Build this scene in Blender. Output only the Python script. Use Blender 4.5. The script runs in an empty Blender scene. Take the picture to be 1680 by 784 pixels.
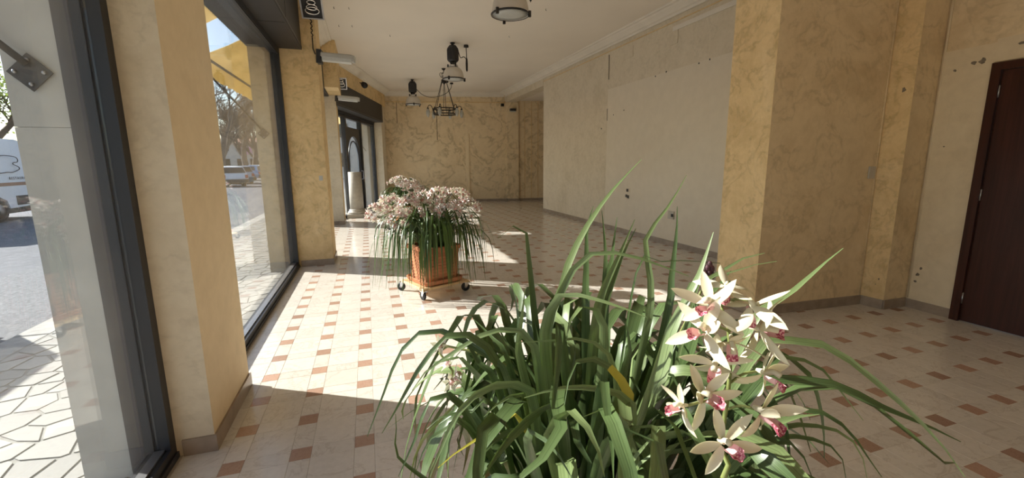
import bpy, bmesh, math, random
from mathutils import Vector, Matrix, noise

random.seed(11)
R = math.radians
scene = bpy.context.scene
COL = scene.collection

# ------------------------------------------------------------------ camera
PITCH, ROLL, YAW, FPX = 0.17507, -0.0088, 0.31420, 720.0
cam_d = bpy.data.cameras.new('camera')
cam = bpy.data.objects.new('camera', cam_d)
COL.objects.link(cam)
_f = Vector((math.sin(YAW) * math.cos(PITCH), math.cos(YAW) * math.cos(PITCH), -math.sin(PITCH)))
_r = Vector((math.cos(YAW), -math.sin(YAW), 0))
_u = _r.cross(_f)
_r2 = _r * math.cos(ROLL) + _u * math.sin(ROLL)
_u2 = -_r * math.sin(ROLL) + _u * math.cos(ROLL)
CAM = Vector((0, 0, 1.5))
cam.matrix_world = Matrix(((_r2.x, _u2.x, -_f.x, CAM.x), (_r2.y, _u2.y, -_f.y, CAM.y), (_r2.z, _u2.z, -_f.z, CAM.z), (0, 0, 0, 1)))
cam_d.sensor_fit = 'HORIZONTAL'
cam_d.sensor_width = 36.0
cam_d.lens = FPX / 1680 * 36.0
cam_d.clip_start = 0.02
cam_d.clip_end = 400
scene.camera = cam


def project(p):
    d = Vector(p) - CAM
    z = d.dot(_f)
    if z < 0.05:
        return None
    return 840 + FPX * d.dot(_r2) / z, 392 - FPX * d.dot(_u2) / z, z


# ------------------------------------------------------------------ sky and sun
SUN_DIR = Vector((1.0, -0.58, -0.66)).normalized()
world = bpy.data.worlds.new('world')
scene.world = world
world.use_nodes = True
wt = world.node_tree
sky = wt.nodes.new('ShaderNodeTexSky')
sky.sky_type = 'NISHITA'
sky.sun_disc = False
sky.sun_elevation = math.asin(-SUN_DIR.z)
sky.sun_rotation = math.atan2(-SUN_DIR.x, -SUN_DIR.y)
sky.air_density = 1.0
sky.dust_density = 1.0
sky.ozone_density = 1.0
bg = wt.nodes['Background']
bg.inputs['Strength'].default_value = 0.155
wt.links.new(sky.outputs[0], bg.inputs['Color'])

sun_d = bpy.data.lights.new('sun', 'SUN')
sun_d.energy = 7.6
sun_d.angle = R(0.55)
sun_d.color = (1.0, 0.955, 0.885)
sun = bpy.data.objects.new('sun', sun_d)
COL.objects.link(sun)
sun.rotation_euler = SUN_DIR.to_track_quat('-Z', 'Y').to_euler()
sun.location = (-20, 12, 16)

vs = scene.view_settings
vs.view_transform = 'Standard'
vs.look = 'None'
vs.exposure = 0.77
vs.gamma = 1.0
vs.use_curve_mapping = False
scene.cycles.max_bounces = 10
scene.cycles.diffuse_bounces = 6
scene.cycles.glossy_bounces = 5
scene.cycles.transmission_bounces = 8
scene.cycles.transparent_max_bounces = 14
scene.cycles.sample_clamp_indirect = 6.0


# ------------------------------------------------------------------ mesh helpers
class MB:
    """collects faces, then links them as one mesh object"""

    def __init__(self):
        self.v, self.f, self.s, self.mi, self.cur = [], [], [], [], 0

    def add(self, vs_, fs, smooth=False):
        o = len(self.v)
        self.v += [tuple(a) for a in vs_]
        self.f += [tuple(i + o for i in f) for f in fs]
        self.s += [smooth] * len(fs)
        self.mi += [self.cur] * len(fs)
        return self

    def box(self, x0, x1, y0, y1, z0, z1):
        vs_ = [(x, y, z) for z in (z0, z1) for y in (y0, y1) for x in (x0, x1)]
        return self.add(vs_, [(0, 2, 3, 1), (4, 5, 7, 6), (0, 1, 5, 4), (2, 6, 7, 3), (0, 4, 6, 2), (1, 3, 7, 5)])

    def bbox(self, x0, x1, y0, y1, z0, z1, b):
        """box whose top edges are chamfered by b"""
        vs_ = [(x, y, z0) for y in (y0, y1) for x in (x0, x1)]
        vs_ += [(x, y, z1 - b) for y in (y0, y1) for x in (x0, x1)]
        vs_ += [(x, y, z1) for y in (y0 + b, y1 - b) for x in (x0 + b, x1 - b)]
        fs = [(0, 2, 3, 1), (8, 9, 11, 10)]
        for a in (0, 4):
            fs += [(a, a + 1, a + 5, a + 4), (a + 2, a + 6, a + 7, a + 3), (a, a + 4, a + 6, a + 2), (a + 1, a + 3, a + 7, a + 5)]
        return self.add(vs_, fs)

    def prism(self, poly, z0, z1, cap=True):
        n = len(poly)
        vs_ = [(x, y, z0) for x, y in poly] + [(x, y, z1) for x, y in poly]
        fs = [(i, (i + 1) % n, (i + 1) % n + n, i + n) for i in range(n)]
        if cap:
            fs += [tuple(range(n - 1, -1, -1)), tuple(range(n, 2 * n))]
        return self.add(vs_, fs)

    def extrude(self, poly, axis_o, ax, ay, depth):
        """polygon in the plane (ax, ay) at axis_o pushed along ax x ay by depth"""
        o, a, b = Vector(axis_o), Vector(ax), Vector(ay)
        n_ = a.cross(b).normalized() * depth
        n = len(poly)
        vs_ = [o + a * x + b * y for x, y in poly] + [o + a * x + b * y + n_ for x, y in poly]
        fs = [(i, (i + 1) % n, (i + 1) % n + n, i + n) for i in range(n)] + [tuple(range(n - 1, -1, -1)), tuple(range(n, 2 * n))]
        return self.add(vs_, fs)

    def tube(self, pts, r, n=8, cap=True, smooth=True):
        pts = [Vector(p) for p in pts]
        m = len(pts)
        rs = r if isinstance(r, (list, tuple)) else [r] * m
        vs_, fs = [], []
        ref = None
        for k, p in enumerate(pts):
            t = (pts[min(k + 1, m - 1)] - pts[max(k - 1, 0)])
            t = t.normalized() if t.length > 1e-9 else Vector((0, 0, 1))
            if ref is None:
                ref = t.cross(Vector((0, 0, 1)))
                if ref.length < 1e-3:
                    ref = Vector((1, 0, 0))
            ref = (ref - t * ref.dot(t))
            ref = ref.normalized() if ref.length > 1e-6 else t.orthogonal().normalized()
            b = t.cross(ref)
            for i in range(n):
                a = 2 * math.pi * i / n
                vs_.append(p + (ref * math.cos(a) + b * math.sin(a)) * rs[k])
        for k in range(m - 1):
            for i in range(n):
                j = (i + 1) % n
                fs.append((k * n + i, k * n + j, (k + 1) * n + j, (k + 1) * n + i))
        if cap:
            fs += [tuple(range(n - 1, -1, -1)), tuple(range((m - 1) * n, m * n))]
        return self.add(vs_, fs, smooth)

    def lathe(self, prof, o=(0, 0, 0), n=20, smooth=True, ax=(1, 0, 0), ay=(0, 1, 0), az=(0, 0, 1), cap=True):
        o, ax, ay, az = Vector(o), Vector(ax), Vector(ay), Vector(az)
        vs_, fs = [], []
        for r, z in prof:
            for i in range(n):
                a = 2 * math.pi * i / n
                vs_.append(o + ax * (r * math.cos(a)) + ay * (r * math.sin(a)) + az * z)
        for k in range(len(prof) - 1):
            for i in range(n):
                j = (i + 1) % n
                fs.append((k * n + i, k * n + j, (k + 1) * n + j, (k + 1) * n + i))
        if cap and prof[0][0] > 1e-4:
            fs.append(tuple(range(n - 1, -1, -1)))
        if cap and prof[-1][0] > 1e-4:
            fs.append(tuple(range((len(prof) - 1) * n, len(prof) * n)))
        return self.add(vs_, fs, smooth)

    def ball(self, c, r, n=8, m=6, sx=1, sy=1, sz=1):
        prof = [(r * math.sin(math.pi * k / m), -r * math.cos(math.pi * k / m)) for k in range(m + 1)]
        return self.lathe(prof, c, n, True, (sx, 0, 0), (0, sy, 0), (0, 0, sz))

    def mesh(self, name, mats, shift=None):
        me = bpy.data.meshes.new(name)
        v = self.v if shift is None else [(a - shift[0], b - shift[1], c - shift[2]) for a, b, c in self.v]
        me.from_pydata(v, [], self.f)
        for m_ in (mats if isinstance(mats, (list, tuple)) else [mats]):
            me.materials.append(m_)
        me.polygons.foreach_set('use_smooth', self.s)
        me.polygons.foreach_set('material_index', self.mi)
        me.update()
        return me

    def build(self, name, mats, parent=None, kind=None, label=None):
        """vertices are in world coordinates unless parent.get('local')"""
        sh = None
        if parent is not None and rootof(parent).name not in LOCAL:
            sh = wloc(parent)
        elif parent is not None and parent.parent is not None:
            sh = wloc(parent) - wloc(rootof(parent))
        ob = bpy.data.objects.new(name, self.mesh(name, mats, sh))
        COL.objects.link(ob)
        if parent is not None:
            ob.parent = parent
        if kind:
            ob['kind'] = kind
        if label:
            ob['label'] = label
        return ob


LOCAL = set()      # names of roots whose parts are written in local coordinates


def rootof(o):
    while o.parent is not None:
        o = o.parent
    return o


def wloc(o):
    p = Vector((0, 0, 0))
    while o is not None:
        p = p + o.location
        o = o.parent
    return p


def tag(o, label, cat=None, group=None, kind=None):
    o['label'] = label
    if cat:
        o['category'] = cat
    if group:
        o['group'] = group
    if kind:
        o['kind'] = kind
    return o


def thing(name, loc, label, cat, group=None, local=False, rotz=0.0):
    o = bpy.data.objects.new(name, None)
    o.empty_display_size = 0.1
    COL.objects.link(o)
    o.location = loc
    o.rotation_euler = (0, 0, rotz)
    if local:
        LOCAL.add(o.name)
    return tag(o, label, cat, group)


def struct(name, mb, mat, label):
    o = mb.build(name, mat)
    o['kind'] = 'structure'
    o['label'] = label
    return o


def instance(name, me, loc, parent, rot=None, scale=None):
    o = bpy.data.objects.new(name, me)
    COL.objects.link(o)
    if parent is not None:
        o.parent = parent
    o.location = loc
    if rot is not None:
        o.rotation_euler = rot
    if scale is not None:
        o.scale = scale
    return o


def copy_tree(o, parent=None):
    c = o.copy()
    COL.objects.link(c)
    c.parent = parent
    if o.name in LOCAL:
        LOCAL.add(c.name)
    for ch in list(o.children):
        copy_tree(ch, c)
    return c


def smooth_path(pts, n):
    """Catmull-Rom through pts, resampled to n points"""
    P = [Vector(p) for p in pts]
    P = [P[0] * 2 - P[1]] + P + [P[-1] * 2 - P[-2]]
    dense = []
    for k in range(1, len(P) - 2):
        for s in range(8):
            t = s / 8
            a, b, c, d = P[k - 1], P[k], P[k + 1], P[k + 2]
            dense.append(0.5 * ((2 * b) + (c - a) * t + (2 * a - 5 * b + 4 * c - d) * t * t + (3 * b - a - 3 * c + d) * t ** 3))
    dense.append(P[-2])
    ls = [0.0]
    for k in range(1, len(dense)):
        ls.append(ls[-1] + (dense[k] - dense[k - 1]).length)
    out, k = [], 0
    for i in range(n):
        s = ls[-1] * i / (n - 1)
        while k < len(ls) - 2 and ls[k + 1] < s:
            k += 1
        t = (s - ls[k]) / max(ls[k + 1] - ls[k], 1e-9)
        out.append(dense[k].lerp(dense[k + 1], min(max(t, 0), 1)))
    return out


# ------------------------------------------------------------------ materials
class NT:
    def __init__(self, name):
        self.m = bpy.data.materials.new(name)
        self.m.use_nodes = True
        self.t = self.m.node_tree
        self.b = self.t.nodes['Principled BSDF']
        self.out = self.t.nodes['Material Output']

    def n(self, kind, **kw):
        nd = self.t.nodes.new(kind)
        for k, v in kw.items():
            if k.startswith('_'):
                setattr(nd, k[1:], v)
            else:
                key = k.replace('__', ' ')
                i = nd.inputs[int(key[1:])] if key[0] == 'i' and key[1:].isdigit() else nd.inputs[key]
                if isinstance(v, bpy.types.NodeSocket):
                    self.t.links.new(v, i)
                else:
                    i.default_value = v
        return nd

    def pos(self):
        return self.n('ShaderNodeNewGeometry').outputs['Position']

    def noise(self, vec, scale, detail=4, rough=0.55, dist=0.0):
        return self.n('ShaderNodeTexNoise', Vector=vec, Scale=scale, Detail=detail, Roughness=rough, Distortion=dist).outputs[0]

    def ramp(self, fac, stops, interp='LINEAR'):
        nd = self.n('ShaderNodeValToRGB', Fac=fac)
        cr = nd.color_ramp
        cr.interpolation = interp
        while len(cr.elements) > 1:
            cr.elements.remove(cr.elements[-1])
        cr.elements[0].position = stops[0][0]
        cr.elements[0].color = col(stops[0][1])
        for p, c in stops[1:]:
            e = cr.elements.new(p)
            e.color = col(c)
        return nd.outputs[0]

    def mix(self, fac, a, b, mode='MIX'):
        nd = self.n('ShaderNodeMix', _data_type='RGBA', _blend_type=mode)
        for i, v in ((0, fac), (6, a), (7, b)):
            if isinstance(v, bpy.types.NodeSocket):
                self.t.links.new(v, nd.inputs[i])
            else:
                nd.inputs[i].default_value = v if i == 0 else col(v)
        return nd.outputs[2]

    def math(self, op, a, b=0.0, c=0.0):
        nd = self.n('ShaderNodeMath', _operation=op)
        for i, v in enumerate((a, b, c)):
            if isinstance(v, bpy.types.NodeSocket):
                self.t.links.new(v, nd.inputs[i])
            else:
                nd.inputs[i].default_value = v
        return nd.outputs[0]

    def vmul(self, vec, s):
        return self.n('ShaderNodeVectorMath', _operation='MULTIPLY', i0=vec, i1=s).outputs[0]

    def bump(self, h, strength=0.2, dist=0.01):
        b = self.n('ShaderNodeBump', Height=h, Strength=strength, Distance=dist)
        self.t.links.new(b.outputs[0], self.b.inputs['Normal'])

    def set(self, **kw):
        for k, v in kw.items():
            i = self.b.inputs[k.replace('__', ' ')]
            if isinstance(v, bpy.types.NodeSocket):
                self.t.links.new(v, i)
            else:
                i.default_value = v
        return self


def col(c):
    return tuple(c) if hasattr(c, '__len__') and len(c) == 4 else (c[0], c[1], c[2], 1.0) if hasattr(c, '__len__') else (c, c, c, 1.0)


def srgb(r, g, b):
    return tuple(((c / 255) / 12.92 if c / 255 <= 0.04045 else ((c / 255 + 0.055) / 1.055) ** 2.4) for c in (r, g, b))


def simple(name, c, rough=0.5, metal=0.0, vary=0.06, scale=14.0, spec=0.5, bump=0.0):
    t = NT(name)
    f = t.noise(t.pos(), scale, 3)
    a = tuple(x * (1 - vary) for x in c)
    b = tuple(min(1, x * (1 + vary)) for x in c)
    t.set(Base__Color=t.ramp(f, [(0.3, a), (0.7, b)]), Roughness=rough, Metallic=metal, Specular__IOR__Level=spec)
    if bump:
        t.bump(f, bump, 0.01)
    return t.m


def plaster(name, base, dark, light, scale=1.3, vein=0.5, blotch=0.6, seed=0.0, bump=0.15, rough=0.75):
    """antiqued stucco: cloudy ochre washes with darker tide lines along the edges of each wash"""
    t = NT(name)
    p = t.n('ShaderNodeVectorMath', _operation='ADD', i0=t.pos(), i1=(seed, seed * 1.7, seed * 0.6)).outputs[0]
    n1 = t.noise(p, scale, 5, 0.6, 0.6)
    n2 = t.noise(p, scale * 3.1, 5, 0.65, 0.8)
    n3 = t.noise(p, scale * 13, 4, 0.6)
    c = t.ramp(n1, [(0.28, dark), (0.45, base), (0.62, base), (0.78, light)])
    c = t.mix(t.math('MULTIPLY', t.ramp(n2, [(0.42, 0.0), (0.72, 1.0)]), blotch), c, dark)
    # tide line: narrow band at one level of the wash
    lv = t.noise(p, scale * 1.5, 5, 0.58, 0.35)
    d = t.math('MINIMUM', t.math('ABSOLUTE', t.math('SUBTRACT', lv, 0.53)), t.math('ABSOLUTE', t.math('SUBTRACT', lv, 0.43)))
    line = t.math('MULTIPLY', t.ramp(d, [(0.0, 1.0), (0.006, 0.9), (0.028, 0.0)]), vein)
    line = t.math('MULTIPLY', line, t.ramp(n2, [(0.35, 0.15), (0.6, 1.0)]))
    c = t.mix(line, c, tuple(x * 0.62 for x in dark))
    c = t.mix(0.25, c, t.ramp(n3, [(0.3, tuple(x * 0.8 for x in base)), (0.7, light)]))
    t.set(Base__Color=c, Roughness=rough, Specular__IOR__Level=0.25)
    t.bump(t.math('ADD', n3, n2), bump, 0.01)
    return t.m


M = {}
M['plaster_ochre'] = plaster('plaster ochre', (.77, .575, .305), (.55, .38, .17), (.83, .67, .43), 1.5, 0.5, 0.75, 3.1)
M['plaster_far'] = plaster('plaster far wall', (.78, .64, .42), (.62, .47, .27), (.83, .71, .51), 0.6, 0.8, 0.55, 9.4)
M['plaster_yellow'] = plaster('plaster yellow', (.80, .66, .44), (.73, .58, .36), (.84, .71, .50), 0.8, 0.1, 0.3, 1.2, 0.1)
M['plaster_pale'] = plaster('plaster pale', (.67, .59, .45), (.55, .47, .33), (.74, .66, .53), 1.4, 0.25, 0.45, 5.2, 0.12)
M['plaster_block'] = plaster('plaster block', (.74, .595, .38), (.56, .42, .24), (.80, .67, .47), 1.2, 0.45, 0.65, 12.3)
M['plaster_reveal'] = plaster('plaster reveal', (.66, .58, .44), (.55, .46, .32), (.71, .64, .51), 1.6, 0.3, 0.5, 7.7)
M['plaster_door'] = plaster('plaster door wall', (.72, .61, .43), (.62, .50, .33), (.76, .66, .48), 1.0, 0.12, 0.3, 2.6)
M['plaster_patch'] = plaster('smooth repainted patch', (.71, .64, .515), (.67, .595, .465), (.74, .67, .545), 0.5, 0.0, 0.15, 4.4, 0.03, 0.5)
M['ceiling'] = simple('ceiling paint', (.76, .70, .61), 0.8, 0, 0.03, 0.8, 0.2)
M['crown'] = simple('crown paint', (.72, .67, .58), 0.7, 0, 0.04, 3, 0.2)
M['skirting'] = simple('skirting stone', (.30, .24, .185), 0.3, 0, 0.18, 9)
M['frame'] = simple('dark painted aluminium', (.022, .024, .030), 0.4, 0.0, 0.1, 3)
M['frame_grey'] = simple('grey glazing bead', (.040, .045, .058), 0.4, 0.2, 0.1, 3)
M['shutter'] = simple('shutter box panel', (.028, .026, .026), 0.55, 0, 0.12, 2)
M['black'] = simple('black plastic', (.012, .012, .013), 0.45)
M['iron'] = simple('wrought iron', (.030, .024, .020), 0.5, 0.4, 0.2, 30)
M['chrome'] = simple('chrome', (.75, .75, .75), 0.12, 1.0, 0.02)
M['steel'] = simple('steel', (.42, .42, .43), 0.35, 0.9, 0.05)
M['grey_metal'] = simple('grey painted metal', (.040, .041, .044), 0.5, 0.3, 0.1)
M['white_plastic'] = simple('white plastic', (.50, .50, .47), 0.4, 0, 0.03)
M['terracotta'] = simple('terracotta', (.52, .215, .105), 0.8, 0, 0.14, 12, 0.3, 0.1)
M['wood_pale'] = simple('pale plywood', (.72, .50, .27), 0.6, 0, 0.08, 8)
M['rubber'] = simple('rubber', (.018, .018, .019), 0.6)
M['soil'] = simple('bark soil', (.035, .022, .014), 0.95, 0, 0.4, 60, 0.2, 0.4)
M['concrete'] = simple('pillar stone', (.44, .435, .41), 0.75, 0, 0.09, 5, 0.3, 0.05)
M['concrete_warm'] = simple('pillar stone warm', (.46, .41, .31), 0.75, 0, 0.09, 5, 0.3, 0.05)
M['column_stone'] = simple('column stone', (.40, .375, .33), 0.55, 0, 0.12, 10, 0.4, 0.05)
M['asphalt'] = simple('asphalt', (.17, .175, .185), 0.85, 0, 0.35, 30, 0.3, 0.3)
M['asphalt_light'] = simple('worn asphalt', (.155, .16, .175), 0.85, 0, 0.2, 9, 0.3, 0.2)
M['kerb'] = simple('kerb stone', (.42, .41, .38), 0.8, 0, 0.15, 14, 0.3, 0.1)
M['mortar'] = simple('mortar', (.27, .265, .24), 0.9, 0, 0.12, 20)
M['car_white'] = simple('white car paint', (.74, .75, .77), 0.25, 0, 0.02)
M['car_silver'] = simple('silver car paint', (.42, .45, .48), 0.25, 0.3, 0.02)
M['car_blue'] = simple('blue car paint', (.11, .24, .42), 0.25, 0.1, 0.03)
M['car_dark'] = simple('dark car paint', (.05, .055, .065), 0.25, 0.1, 0.03)
M['car_glass'] = simple('dark car glass', (.02, .025, .03), 0.08)
M['lamp_red'] = simple('red tail lamp', (.45, .02, .02), 0.25)
M['stripe'] = simple('brown stripe', (.30, .15, .09), 0.4)
M['ink'] = simple('dark ink', (.03, .025, .03), 0.5)
M['bark'] = simple('bark', (.11, .085, .065), 0.9, 0, 0.25, 16, 0.2)
M['bark_grey'] = simple('grey bark', (.13, .115, .105), 0.9, 0, 0.2, 6, 0.2)
M['building'] = simple('pale render', (.66, .62, .55), 0.85, 0, 0.06, 1)
M['building_pink'] = simple('pink render', (.60, .42, .38), 0.85, 0, 0.06, 1)
M['roof_tile'] = simple('roof tile', (.33, .17, .11), 0.85, 0, 0.2, 6)
M['sign_pink'] = simple('pink sign', (.75, .40, .50), 0.5)
M['chip'] = simple('bare mortar', (.20, .165, .125), 0.9, 0, 0.3, 60)
M['dusky'] = simple('wilted purple bloom', (.09, .035, .045), 0.7, 0, 0.5, 200)
M['socket_box'] = simple('wall socket', (.50, .46, .39), 0.5)
M['dial'] = simple('opal diffuser', (.52, .53, .50), 0.3, 0, 0.04, 30)

# polished inlaid marble: the veins run on from tile to tile only by chance, every tile has its own tone
def marble(name, base, vein, rnd=0.10, rough=0.16, scale=5.0, veinamt=0.35):
    t = NT(name)
    oi = t.n('ShaderNodeObjectInfo').outputs['Random']
    isl = t.n('ShaderNodeNewGeometry').outputs['Random Per Island']
    r = t.math('FRACT', t.math('ADD', t.math('MULTIPLY', oi, 7.3), t.math('MULTIPLY', isl, 5.1)))
    off = t.n('ShaderNodeCombineXYZ', X=t.math('MULTIPLY', r, 37.0), Y=t.math('MULTIPLY', r, 91.0), Z=r).outputs[0]
    p = t.n('ShaderNodeVectorMath', _operation='ADD', i0=t.pos(), i1=off).outputs[0]
    n1 = t.noise(p, scale, 6, 0.62, 0.9)
    n2 = t.noise(p, scale * 8, 4, 0.6)
    d = t.math('ABSOLUTE', t.math('SUBTRACT', n1, 0.5))
    line = t.math('MULTIPLY', t.ramp(d, [(0.0, 1.0), (0.02, 0.0)]), veinamt)
    c = t.mix(t.ramp(n2, [(0.3, 0.0), (0.75, 1.0)]), base, tuple(x * 0.90 for x in base))
    c = t.mix(line, c, vein)
    v = t.math('ADD', 1.0 - rnd, t.math('MULTIPLY', r, 2 * rnd))
    hsv = t.n('ShaderNodeHueSaturation', Color=c, Value=v).outputs[0]
    t.set(Base__Color=hsv, Roughness=t.math('ADD', rough, t.math('MULTIPLY', n2, 0.06)), Specular__IOR__Level=0.5)
    return t.m


M['marble'] = marble('cream marble', (.67, .62, .55), (.40, .33, .26), 0.05, 0.13, 4.0, 0.4)
M['marble_red'] = marble('red marble', (.44, .285, .21), (.29, .155, .105), 0.16, 0.15, 22.0, 0.6)
M['grout'] = simple('grout', (.38, .32, .25), 0.7, 0, 0.1, 20)
M['flag'] = marble('white flagstone', (.32, .31, .28), (.45, .40, .33), 0.14, 0.6, 6.0, 0.15)


def leaf_mat(name, a, b, trans=0.25, rough=0.35, veins=False):
    t = NT(name)
    r = t.n('ShaderNodeObjectInfo').outputs['Random']
    isl = t.n('ShaderNodeNewGeometry').outputs['Random Per Island']
    rr = t.math('FRACT', t.math('ADD', r, isl))
    n = t.noise(t.pos(), 9, 3)
    f = t.math('ADD', t.math('MULTIPLY', rr, 0.6), t.math('MULTIPLY', n, 0.4))
    c = t.mix(f, a, b)
    if veins:
        ac = t.n('ShaderNodeAttribute', _attribute_name='across').outputs['Fac']
        vv = t.noise(t.n('ShaderNodeCombineXYZ', X=t.math('MULTIPLY', ac, 3.2), Y=t.math('MULTIPLY', r, 57.0)).outputs[0], 2.6, 3, 0.7)
        c = t.mix(t.ramp(vv, [(0.44, 0.0), (0.62, 0.55)]), c, tuple(min(1, x * 1.7 + 0.01) for x in b))
        mid = t.math('ABSOLUTE', ac)
        c = t.mix(t.ramp(mid, [(0.0, 0.6), (0.10, 0.0)]), c, tuple(x * 0.5 for x in a))
    t.set(Base__Color=c, Roughness=rough, Specular__IOR__Level=0.5)
    tr = t.n('ShaderNodeBsdfTranslucent', Color=t.mix(0.5, c, (.25, .42, .05)))
    mx = t.n('ShaderNodeMixShader', Fac=trans)
    t.t.links.new(t.b.outputs[0], mx.inputs[1])
    t.t.links.new(tr.outputs[0], mx.inputs[2])
    t.t.links.new(mx.outputs[0], t.out.inputs[0])
    return t.m


M['leaf'] = leaf_mat('orchid leaf', (.043, .075, .022), (.085, .130, .045), 0.10, 0.36, True)
M['leaf_light'] = leaf_mat('orchid leaf light', (.115, .165, .062), (.17, .225, .09), 0.15, 0.4, True)  # lighter copy of the leaf green, also standing in for sunlit highlights
M['leaf_yellow'] = leaf_mat('orchid leaf yellowing', (.55, .42, .05), (.42, .40, .06), 0.2, 0.4)
M['leaf_thin'] = leaf_mat('thin orchid leaf', (.045, .085, .025), (.10, .16, .04), 0.2, 0.4)
M['tree_leaf'] = leaf_mat('spring leaf', (.18, .22, .05), (.30, .32, .08), 0.4, 0.6)
M['petal'] = leaf_mat('cream petal', (.78, .70, .50), (.86, .80, .64), 0.22, 0.5)
M['petal_pink'] = leaf_mat('pale pink petal', (.86, .74, .71), (.93, .87, .83), 0.25, 0.5)
M['petal_core'] = leaf_mat('pink throat', (.78, .54, .52), (.55, .25, .20), 0.15, 0.5)
M['stem'] = leaf_mat('flower stem', (.20, .24, .07), (.28, .30, .10), 0.1, 0.45)
t_ = NT('orchid lip')
n_ = t_.noise(t_.pos(), 300, 2)
oz_ = t_.n('ShaderNodeSeparateXYZ', Vector=t_.n('ShaderNodeTexCoord').outputs['Object']).outputs['Z']
spot_ = t_.ramp(n_, [(0.42, (.36, .035, .09)), (0.5, (.55, .13, .19)), (0.60, (.80, .48, .48))])
t_.set(Base__Color=t_.mix(t_.ramp(t_.math('MULTIPLY', oz_, 25.0), [(0.55, 0.0), (0.66, 1.0)]), (.82, .50, .52), spot_), Roughness=0.5)
M['lip'] = t_.m

# glazing: clear, mirror-like at a slant, with a thin film of street dust
t_ = NT('window glass')
tr_ = t_.n('ShaderNodeBsdfTransparent', Color=(.96, .975, .975, 1))
gl_ = t_.n('ShaderNodeBsdfGlossy', Color=(1, 1, 1, 1), Roughness=0.01)
bk_ = t_.n('ShaderNodeNewGeometry').outputs['Backfacing']
fr_ = t_.n('ShaderNodeFresnel', IOR=t_.math('ADD', 1.42, t_.math('MULTIPLY', bk_, 1 / 1.42 - 1.42))).outputs[0]
df_ = t_.n('ShaderNodeBsdfDiffuse', Color=(.8, .8, .78, 1))
m1_ = t_.n('ShaderNodeMixShader', Fac=fr_)
t_.t.links.new(tr_.outputs[0], m1_.inputs[1]); t_.t.links.new(gl_.outputs[0], m1_.inputs[2])
m2_ = t_.n('ShaderNodeMixShader', Fac=t_.ramp(t_.noise(t_.pos(), 3.0, 5), [(0.3, 0.012), (0.75, 0.045)]))
t_.t.links.new(m1_.outputs[0], m2_.inputs[1]); t_.t.links.new(df_.outputs[0], m2_.inputs[2])
t_.t.links.new(m2_.outputs[0], t_.out.inputs[0])
M['glass'] = t_.m

# awning canvas lets the sun glow through
t_ = NT('awning canvas')
c_ = t_.ramp(t_.noise(t_.pos(), 2.2, 5, 0.6), [(0.3, (.66, .52, .24)), (0.7, (.80, .66, .36))])
t_.set(Base__Color=c_, Roughness=0.9)
tl_ = t_.n('ShaderNodeBsdfTranslucent', Color=c_)
mx_ = t_.n('ShaderNodeMixShader', Fac=0.45)
t_.t.links.new(t_.b.outputs[0], mx_.inputs[1]); t_.t.links.new(tl_.outputs[0], mx_.inputs[2])
t_.t.links.new(mx_.outputs[0], t_.out.inputs[0])
M['awning'] = t_.m

# dark stained door veneer
t_ = NT('dark door veneer')
w_ = t_.noise(t_.vmul(t_.pos(), (30, 30, 1.2)), 1.0, 5, 0.6, 0.4)
t_.set(Base__Color=t_.ramp(w_, [(0.3, (.026, .008, .004)), (0.7, (.060, .018, .010))]), Roughness=0.34, Specular__IOR__Level=0.25)
M['door'] = t_.m
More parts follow.
